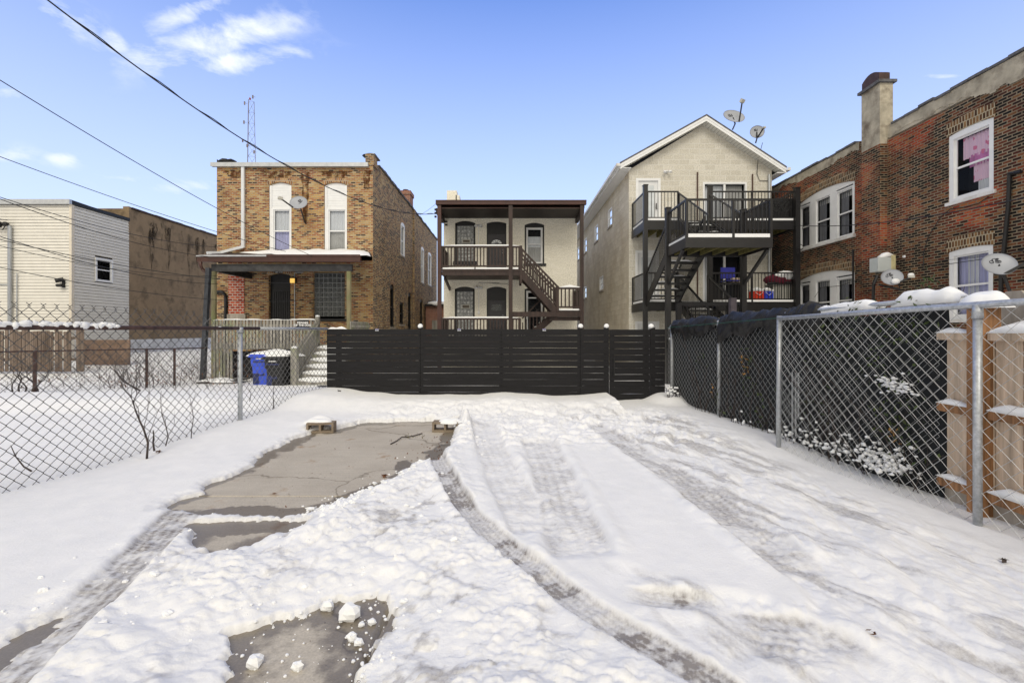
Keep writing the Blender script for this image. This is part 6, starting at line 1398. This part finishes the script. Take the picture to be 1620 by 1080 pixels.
# ------------------------------------------------------------------ satellite dishes
def dish(label, c, n, up, w_, h_, mount, ang=0, mark=1, snow=False, armf=1.0, feed_dir=None, grp='satellite dishes on the houses'):
    c = Vector(c); n = Vector(n).normalized(); t = thing('satellite_dish', label, 'satellite dish', mount[-1], grp)
    x = Vector(up).cross(n).normalized(); y = n.cross(x).normalized()
    x, y = x*math.cos(ang)+y*math.sin(ang), -x*math.sin(ang)+y*math.cos(ang)
    q = MB(); R, S = 6, 32; dp = w_*.09
    for side in (0, 1):
        for i in range(R+1):
            r = i/R
            for j in range(S): a = 2*math.pi*j/S; q.v.append(c+x*(w_/2*r*math.cos(a))+y*(h_/2*r*math.sin(a))+n*(dp*(r*r-1)-.012*side))
    for side in (0, 1):
        b = side*(R+1)*S
        for i in range(R):
            for j in range(S): f = [b+i*S+j, b+i*S+(j+1) % S, b+(i+1)*S+(j+1) % S, b+(i+1)*S+j]; q.f.append(f if side else f[::-1])
    for j in range(S): q.f.append([R*S+j, R*S+(j+1) % S, (R+1)*S+R*S+(j+1) % S, (R+1)*S+R*S+j])
    rf = q.build('reflector', DISHG, t, True)
    q = MB()
    base = c-y*(h_*.47)-n*.03; tip = c-y*(h_*.30)*armf+n*(w_*.62) if feed_dir is None else c+Vector(feed_dir)
    q.beam(base, tip, .035, .045); q.build('feed_arm', IRON if snow or mark == 2 else GALV, t)
    q = MB(); d = (c-tip).normalized(); q.beam(tip-d*.07, tip+d*.07, w_*.20, w_*.11); fh = q.build('feed_horn', DISHL, t)
    q = MB(); q.beam(tip+d*.07, tip+d*.085, w_*.11, w_*.05); q.build('feed_cap', BLK, fh)
    if snow:
        q = MB(); q.blob(tip+Vector((0, 0, w_*.10)), w_*.15, w_*.12, w_*.10, 3, 12, 7, .06); q.build('snow_cap', SNOWCAP, t, True)
        if snow == 2: q = MB(); q.blob(c-y*(h_*.33)+n*.02, w_*.22, .07, h_*.16, 5, 12, 7, .06); q.build('snow_cap', SNOWCAP, t, True)
    q = MB(); q.tube([c-n*(dp+.0)]+[Vector(p) for p in mount], .028, 7); q.build('mast', IRON if snow or mark == 2 else GALV, t)
    if mark:   # the faded emblem: two thin loops and short strokes
        o = c+y*(h_*.18)-x*(w_*.05); q = MB(); s = w_*.12; up_ = n*.012
        def Lp(cx2, cy2, rx2, ry2, a0, a1): return [o+x*(cx2*s+rx2*s*math.cos(a0+(a1-a0)*i/12))+y*(cy2*s+ry2*s*math.sin(a0+(a1-a0)*i/12))+up_-n*dp*.85 for i in range(13)]
        th = .004 if w_ > .6 else .006
        if mark == 1:
            for a in ((-.9, -.2, .5, .45, .5, 5.8), (.7, -.35, .62, .4, 2.2, 8.3), (0.1, .45, .75, .4, .2, 3.6), (.75, .55, .3, .3, 0, 4.8)): q.tube(Lp(*a), th, 4)
            for (a, b) in (((-.5, -.6), (-.45, .7)), ((.2, -.1), (.25, .6)), ((.55, .2), (.6, .9)), ((.4, -.35), (1.0, -.3))): q.tube([o+x*(a[0]*s)+y*(a[1]*s)+up_-n*dp*.85, o+x*(b[0]*s)+y*(b[1]*s)+up_-n*dp*.85], th, 4)
        else:
            for (a, b) in (((-.9, -.5), (-.9, .5)), ((-.9, .5), (-.2, .5)), ((-.2, .5), (-.2, -.5)), ((-.2, -.5), (-.9, -.5)), ((.1, -.6), (.55, -.6)), ((.55, -.6), (.55, .6))): q.tube([o+x*(a[0]*s)+y*(a[1]*s)+up_-n*dp*.85, o+x*(b[0]*s)+y*(b[1]*s)+up_-n*dp*.85], .012, 4)
        q.build('emblem', INK, rf)
    return t
dish('grey satellite dish bolted between the tall white windows of the tan house', P(472, 320, 17.3), (-.1, -.85, .5), (0, 0, 1), .80, .60, [P(477, 334, 17.5), P(481, 348, 17.8), P(484, 354, 17.98)], -.55, 2, False, 1, (-.46, -.45, .02))
dish('larger satellite dish tilted upward on the gable roof', P(1161.5, 183.5, 18.6), (.1, -.85, .52), (0, 0, 1), .94, .80, [P(1163, 196, 18.5), P(1159, 205, 18.4)], .28, 2, False, 1, (.18, -.30, .46))
dish('smaller round satellite dish lower on the gable roof', P(1198, 208.5, 18.6), (-.2, -.97, .1), (0, 0, 1), .56, .54, [P(1197.5, 219, 18.5), P(1195.5, 226, 18.4)], 0, 2, False, 1, (.09, -.3, .02))
dish('large grey dish with snowy feed horn beside the lower right window', P(1581.5, 417, 8.9), (-.30, -.80, .45), (0, 0, 1), .54, .50, [P(1586, 432, 9.0), P(1590, 440, 9.0), P(1598, 463, 9.0)], .08, 1, 1, 1, (.36, -.28, .06))
dish('small grey dish half covered by snow under the utility box', P(1411.5, 438, 12.2), (-.35, -.85, .35), (0, 0, 1), .50, .46, [P(1422, 449, 12.4), P(1424, 458, 12.4), P(1390, 450, 12.6)], .35, 1, 2, 1, (.33, -.2, -.02))
q = MB(); q.tube([P(1382, 450, 12.6), P(1380, 520, 12.6)], .04, 6); q.tube([P(1388, 436, 12.6), P(1382, 450, 12.6)], .04, 6); tag(q.build('dish_pole', BLK), 'black pipe below the utility box at the brick wall', 'pipe')
ub = thing('utility_box', 'pale metal utility box with snow on top fixed to the dark brick wall', 'utility box', P(1403, 430, 12.8))
a = P(1389, 430, 12.8); b = P(1418, 403, 12.8); q = MB(); q.box(a.x, a.x+(b.x-a.x)*.72, -12.8, -13.1, a.z+.02, b.z-.07); q.build('cabinet', mat('pale_blue_grey_metal', (.50, .54, .54), .5, .05, 4, bmp=0), ub)
q = MB(); q.box(a.x+(b.x-a.x)*.73, b.x, -12.82, -13.15, a.z+.05, b.z-.0); q.build('side_cover', mat('yellowed_metal', (.56, .50, .28), .5, .25, 5, bmp=0), ub)
s = snow_strip((a.x+.08, 12.9, b.z-.08), (b.x, 12.95, b.z-.0), .26, .14, 3, .08, .3, .02); s.build('snow_cap', SNOWCAP, ub, True)
q = MB(); q.blob(P(1434, 406, 12.9), .10, .08, .06, 4, 10, 6, .1); tag(q.build('snow_clump', SNOWCAP, None, True), 'small snow clump on a wire against the dark brick wall', 'snow')

# ------------------------------------------------------------------ radio tower and overhead wires
tw = thing('radio_tower', 'thin lattice radio tower rising behind the tan brick house', 'tower', (XX(396, 62), 62, -.3))
LATT = mat('tower_steel', (.20, .17, .18), .6, .3, 3)
xb, yb_ = XX(396, 62), 62; legs = []; zt_ = ZZ(160, 62)
for a in (150, 30, 270):
    A_ = Vector((xb+1.15*math.cos(math.radians(a)), yb_+1.15*math.sin(math.radians(a)), -.3)); B_ = Vector((xb+.45*math.cos(math.radians(a)), yb_+.45*math.sin(math.radians(a)), zt_)); legs.append((A_, B_))
    q = MB(); q.tube([A_, B_], .035 if a != 150 else .06, 5); q.build('leg', LATT, tw)
q = MB(); n = 22
for k in range(3):
    for i in range(n):
        p = legs[k][0].lerp(legs[k][1], i/n); r = legs[(k+1) % 3][0].lerp(legs[(k+1) % 3][1], (i+1)/n); q.tube([p, r], .018, 3); q.tube([r, legs[k][0].lerp(legs[k][1], (i+1)/n)], .014, 3)
q.build('bracing', LATT, tw)
q = MB()
for (px, py) in ((387, 163), (386, 193), (384, 222), (391, 230), (400, 153), (402, 240)): q.tube([P(px, py-2, 61), P(px, py+3, 61)], .10, 5); q.tube([P(px, py, 61), P(px+4, py+1, 62)], .03, 3)
q.build('antennas', LATT, tw)
q = MB(); q.blob(P(395.5, 156.5, 62), .12, .12, .18, 1); q.build('beacon', mat('red_beacon', (.3, .03, .03), .5), tw)
def wire(label, a, b, sag, r=.012, t0=-.35, t1=1.0, twist=False, grp='overhead wires above the yard', m=BLK, near=.012):
    r *= .78; A_ = P(*a); B_ = P(*b); pts = []; n = 90
    for i in range(n+1):
        t = t0+(t1-t0)*i/n; p = A_.lerp(B_, t); p.z -= 4*sag*t*(1-t)
        if p.y < .6: continue
        pts.append(p)
    q = MB(); 
    if twist:
        q.tube(pts, r, 5); q.tube([p+Vector((0, .012*math.cos(i*1.1), .016*math.sin(i*1.1)+.012)) for i, p in enumerate(pts)], r*.8, 4)
    else: q.tube(pts, r, 5)
    return tag(q.build('overhead_wire', m), label, 'wire', grp)
wire('thick twisted overhead wire crossing the clouds down to the cream house porch', (75, 0, 6), (688, 338, 18.1), .84, .014, -.2, 1, True)
wire('thin overhead wire falling to the snowy porch roof edge of the tan house', (0, 127, 7), (503, 409, 15.9), .16, .010)
wire('overhead wire passing just above the roof of the stucco building', (0, 248, 9), (452, 398, 15.9), .10, .010)
wire('upper wire of the pair that starts at the eave of the vinyl building', (0, 312, 9), (345, 391, 15.4), .18, .010)
wire('lower wire of the pair that starts at the eave of the vinyl building', (0, 315, 9), (330, 406, 15.4), .17, .011)
wire('upper of three wires converging on the small vinyl building window', (0, 374, 9), (345, 449, 15.6), .22, .010)
wire('middle of three wires converging on the small vinyl building window', (0, 379, 9), (560, 443, 16.5), .40, .010)
wire('lower of three wires converging on the small vinyl building window', (0, 389, 9), (345, 436, 15.6), .20, .008)
wire('lowest wire crossing the stucco wall towards the porch', (0, 423, 9), (560, 467, 16.5), .42, .009)
wire('thin wire from the porch beam to the glass block window', (358, 408, 15.6), (492, 444, 16.8), .05, .008, 0)
wire('heavy dark wire across the dark brick wall from the tall deck post', (1252, 356, 16.5), (1625, 312, 8.6), .22, .016, 0, 1.1, grp='overhead wires above the yard')
wire('thin wire sagging across the lower right brick window', (1480, 412, 11), (1625, 396, 8.6), .03, .006, 0, 1.1)
wire('curved tie wire along the cream house chimney side', (690, 322, 18.1), (662, 341, 24), .05, .008, 0)
q = MB()
for i in range(3): z = ZZ(333+i*5.6, 18.1); q.tube([(XX(689, 18.1), 18.1, z), (XX(689, 18.1), 18.1, z+.07)], .045, 6)
tag(q.build('insulator_rack', BLK), 'three black insulators on the left porch post of the cream house', 'insulator')
q = MB()
for k in range(3): q.tube([(10.54+.1*math.cos(a*.5+k)*1.4, 16.5, 4.45-k*.12+.1*math.sin(a*.5)) for a in range(13)], .012, 4)
tag(q.build('cable_coil', BLK), 'coil of black cable hanging on the tall deck post', 'cable')

# ------------------------------------------------------------------ plants
def twig(q, p, d, L, r, rd, depth=0, bend=.25):
    n = 6; pts = [Vector(p)]; d = Vector(d).normalized(); out = []
    for i in range(n):
        d = (d+Vector((rd.uniform(-bend, bend), rd.uniform(-bend, bend), rd.uniform(-bend*.5, bend*.7)))).normalized(); pts.append(pts[-1]+d*(L/n)); out.append((pts[-1].copy(), d.copy()))
    q.tube(pts, r, 4, r2=r*.45)
    if depth > 0:
        for (pp, dd) in out[1:]:
            if rd.random() < .55: twig(q, pp, dd+Vector((rd.uniform(-.9, .9), rd.uniform(-.9, .9), rd.uniform(-.1, .6))), L*rd.uniform(.35, .6), r*.5, rd, depth-1, bend)
def leaves(q, c, n, spread, size, rd):
    for i in range(n):
        p = Vector(c)+Vector((rd.gauss(0, spread[0]), rd.gauss(0, spread[1]), rd.gauss(0, spread[2]))); a = Vector((rd.uniform(-1, 1), rd.uniform(-1, 1), rd.uniform(-1, 1))).normalized(); b = a.cross(Vector((rd.uniform(-1, 1), rd.uniform(-1, 1), 1))).normalized(); s = size*rd.uniform(.6, 1.3)
        q.quad(p-a*s, p-b*s*.4, p+a*s, p+b*s*.4)
def stem(pix, d, label, r=.011, side=0, z0=None):
    pts = [P(x, y, dd) for x, y, dd in pix]; q = MB()
    for i in range(len(pts)-1): pass
    q.tube(pts, r, 5, r2=r*.35); rd = random.Random(len(label))
    for i in range(1, len(pts)-1):
        if rd.random() < .8: twig(q, pts[i], (rd.uniform(-.6, .6), rd.uniform(-.4, .4), 1), side or .25, r*.35, rd, 1)
    return tag(q.build('sapling', TWIG), label, 'sapling', 'bare saplings along the left fence')
stem([(232, 727, 4.9), (234, 700, 4.9), (228, 680, 4.92), (221, 665, 4.95), (214, 648, 5), (211, 635, 5), (216, 625, 5.0), (222, 617, 5.0)], 5, 'tallest crooked bare sapling just behind the left fence mesh', .012, .45)
stem([(222, 618, 5.0), (208, 610, 5.0), (196, 604, 5.05), (188, 594, 5.1), (182, 585, 5.1), (182, 578, 5.1)], 5, 'crooked side branch of bare wood reaching left behind the fence', .010, .2)
stem([(244, 713, 5.0), (242, 700, 5.0), (243, 688, 5.0), (243, 680, 5.0)], 5, 'short dark sapling stub at the foot of the left fence', .011, .05)
stem([(262, 705, 5.2), (266, 690, 5.2), (262, 672, 5.2), (256, 655, 5.25), (254, 630, 5.3), (255, 618, 5.3)], 5, 'thin bent sapling between the stub and the fence post', .007, .22)
stem([(302, 700, 5.6), (303, 680, 5.6), (306, 660, 5.6), (303, 640, 5.6), (310, 622, 5.6)], 5, 'slim wavy sapling left of the fence post', .006, .22)
stem([(50, 745, 4.35), (38, 738, 4.35), (25, 722, 4.35), (17, 704, 4.35)], 5, 'short curved twig low behind the mesh at the left edge', .009, .05)
stem([(430, 655, 7.2), (433, 640, 7.2), (432, 625, 7.2), (433, 612, 7.2)], 5, 'thin upright sapling below the black bins', .009, .08)
stem([(395, 635, 7.0), (397, 622, 7.0), (391, 610, 7.0)], 5, 'small hooked twig right of the fence post', .006, .05)
rd = random.Random(78)
lb = MB(); dl = MB(); tw_ = MB()
for i in range(170):
    t = rd.random(); x = -7.6-5.8*rd.random(); y = 11.5+rd.random()*6.5; 
    if x/y < -1.2: continue
    z = gz(x, y); 
    twig(tw_, (x, y, z-.02), (rd.uniform(-.3, .3), rd.uniform(-.3, .3), 1), rd.uniform(.25, 1.0), .006, rd, 1, .3)
    leaves(dl, (x, y, z+.25), 5, (.25, .25, .18), .04, rd)
wd = tag(tw_.build('dry_weeds', TWIG), 'thicket of dry bare weeds in the snow of the empty lot', 'weeds', kind='stuff')
dl.build('dry_leaves', DRYLEAF, wd)
q = MB()
for i in range(5): twig(q, P(20+i*10, 612, 10.5)+Vector((0, 0, -.1)), (rd.uniform(-.8, .8), 0, .5), .5, .02, rd, 2, .5)
tag(q.build('brush_pile', TWIG), 'dark brush pile in the snow at the left edge', 'brush')
# low shrubs with snow along the black fabric and creepers climbing it
iv = MB(); yl = MB(); st_m = MB(); sc = MB()
rd = random.Random(5)
for (y, z, n, s) in ((7.4, .9, 14, .10), (6.25, 1.0, 40, .12), (6.2, .6, 30, .14), (6.0, .25, 30, .14), (4.9, 1.35, 50, .12), (4.3, 1.2, 70, .15), (4.2, .8, 80, .16), (4.1, .5, 80, .14), (4.0, 1.45, 60, .10), (5.1, .6, 20, .15), (4.6, 1.5, 40, .1), (6.9, .3, 22, .12)):
    leaves(iv, (fr_(y)-.06, y, z), n, (.02, s, s*1.2), .026, rd)
for (y, z, n) in ((6.3, 1.02, 10), (6.25, .9, 8), (7.1, .45, 5), (4.15, .45, 10)): leaves(yl, (fr_(y)-.07, y, z), n, (.02, .04, .06), .03, rd)
for i in range(46):
    y = rd.uniform(3.9, 7.6); twig(st_m, (fr_(y)-.06, y, .0), (0, rd.uniform(-.5, .5), 1), rd.uniform(.3, 1.4), .005, rd, 1, .28)
cr = tag(iv.build('creeper', LEAF), 'green creeper leaves scattered over the black privacy fabric', 'creeper', kind='stuff'); st_m.build('stems', TWIG, cr); yl.build('yellow_leaves', YLEAF, cr)
for (y, n) in ((4.15, 110), (4.35, 70), (4.7, 26), (5.1, 24), (5.5, 14), (6.3, 6)):
    for i in range(n):
        yy = y+rd.gauss(0, .1); sc.blob((fr_(yy)-.10+rd.gauss(0, .05), yy, .12+abs(rd.gauss(0, .10))), rd.uniform(.008, .024), rd.uniform(.008, .026), rd.uniform(.007, .02), i, 7, 4, .35)
for (y, z, n) in ((4.2, .93, 44), (4.05, .9, 34)):
    for i in range(n): sc.blob((fr_(y)-.07+rd.gauss(0, .015), y+rd.gauss(0, .1), z+rd.gauss(0, .035)), .014, .02, .010, i, 7, 4, .3)
sc.build('snow_clumps', SNOWCAP, cr, True)
sb = MB(); leaves(sb, P(1461, 458, 4.25), 60, (.06, .08, .07), .03, rd); 
so_ = tag(sb.build('shrub_tip', LEAF), 'green leafy shrub tip poking through the snow on the top rail', 'shrub'); q = MB()
for i in range(6): twig(q, P(1461+rd.uniform(-10, 10), 475, 4.25), (rd.uniform(-.6, .6), rd.uniform(-.3, .3), 1), .16, .005, rd, 0, .3)
for i in range(14): twig(q, P(1475+i*3.5, 470, 4.1), (rd.uniform(-.8, .8), rd.uniform(-.3, .3), .6), .12, .005, rd, 0, .5)
q.build('stems', TWIG, so_)
q = MB(); rd = random.Random(2)
for i in range(10): twig(q, (2.95+rd.uniform(-.1, .12), 8.2, gz(2.95, 8.2)-.02), (rd.uniform(-.8, .8), 0, 1), .18, .006, rd, 1, .4)
o = tag(q.build('small_shrub', TWIG), 'small snowy shrub in the corner where black fence meets screened fence', 'shrub'); q = MB()
for i in range(16): q.blob((2.95+rd.gauss(0, .08), 8.15, gz(2.95, 8.2)+.06+rd.uniform(0, .12)), .025, .025, .018, i, 7, 4, .2)
q.build('snow_cap', SNOWCAP, o, True)

# ------------------------------------------------------------------ small things lying on snow and slab
def on(px, py, dz=0):
    x, y = G(px, py); return Vector((x, y, max(gz(x, y), -.002)+dz))
for i, (px, py, r) in enumerate(((553, 978, .052), (519, 963, .036), (557, 1012, .026), (568, 1019, .022), (589, 986, .022), (470, 1058, .026), (403, 1052, .036), (571, 990, .016))):
    q = MB(); p = on(px, py, r*.55); q.blob(p, r*1.0, r*.85, r*.75, i+30, 8, 5, .22)
    tag(q.build('snow_chunk', SNOWCAP, None, False), ['largest snow chunk lying on the front slab', 'snow chunk at the left snow edge of the front slab', 'snow chunk nearest above the slab crack', 'snow chunk touching the slab crack from the left', 'snow chunk at the right edge of the front slab', 'flattened snow chunk low in the middle of the front slab', 'snow chunk at the lower left of the front slab', 'tiny snow chunk right of the largest one'][i], 'snow chunk', 'snow chunks on the front slab')
rd = random.Random(44); q = MB()
edge = [(600, 770), (560, 782), (540, 790), (520, 800), (640, 755), (660, 738), (500, 812), (545, 805), (560, 800), (580, 792), (535, 820)]
for (px, py) in edge:
    for k in range(14):
        a = px+rd.gauss(0, 14); b = py+rd.gauss(0, 7); p = on(a, b); r = .006+.02*rd.random()**2.2; q.blob(p+Vector((0, 0, r*.3)), r*rd.uniform(.8, 1.4), r, r*.7, k, 8, 5, .3)
for k in range(170):
    px = rd.choice((rd.uniform(380, 600), rd.uniform(560, 640))); py = rd.uniform(945, 1080); p = on(px, py); r = .002+.008*rd.random()**2; q.blob(p+Vector((0, 0, r*.4)), r, r, r*.7, k, 6, 4, .2)
for k in range(420):
    x, y = rd.uniform(-2.6, 1.6), rd.uniform(2.0, 6.0); p = Vector((x, y, gz(x, y))) if k % 1 == 0 else None; r = .005+.017*rd.random()**2.5
    if p.z > .02 and x < -.3: q.blob(p+Vector((0, 0, r*.15)), r*1.2, r, r*.7, k, 8, 5, .3)
tag(q.build('snow_crumbs', SNOWCAP, None, False), 'loose crumbs of shovelled snow along the slab edges', 'snow', kind='stuff')
q = MB(); y2 = MB()
for k in range(150):
    px, py = (rd.gauss(690, 16), rd.gauss(715, 12)) if k < 70 else (rd.uniform(600, 715), rd.uniform(690, 740)) if k < 110 else (rd.uniform(400, 690), rd.uniform(690, 810)); p = on(px, py, .006)
    if p.z > .03: continue
    leaves(q, p, 1, (.01, .01, .002), rd.uniform(.006, .02), rd)
for k in range(26): leaves(y2, on(rd.gauss(655, 10), rd.gauss(691, 2), .01), 1, (.01, .01, .003), .015, rd)
lo2 = tag(q.build('leaf_litter', DRYLEAF), 'scattered dead leaves and crumbs on the cleared slab', 'leaves', kind='stuff'); y2.build('moss', mat('mossy_debris', (.12, .10, .02), .9), lo2)
q = MB(); q.tube([on(618, 703, .01), on(628, 698, .012), on(636, 693, .02), on(645, 692, .012), on(656, 690, .015), on(668, 686, .01)], .007, 5); tag(q.build('twig', TWIG), 'bent fallen twig lying on the cleared slab', 'twig')
for i, (px, py, lab, mt, s) in enumerate(((1590, 892, 'curled dark leaf on smooth snow at the right edge', TWIG, .022), (1383, 1031, 'reddish brown leaf at the bottom right of the trampled snow', DRYLEAF, .02), (253, 722, 'orange brown leaf on snow at the foot of the left fence', DRYLEAF, .03), (537, 645, 'dark leaf lying on the snow bank before the black fence', TWIG, .03), (607, 755, 'red brown leaf by the slab edge snow', DRYLEAF, .03), (1488, 772, 'black leaf beside the cedar kickboard', TWIG, .025))):
    q = MB(); leaves(q, on(px, py, .015), 5, (s*.4, s*.4, .004), s, rd); tag(q.build('fallen_leaf', mt), lab, 'leaf')
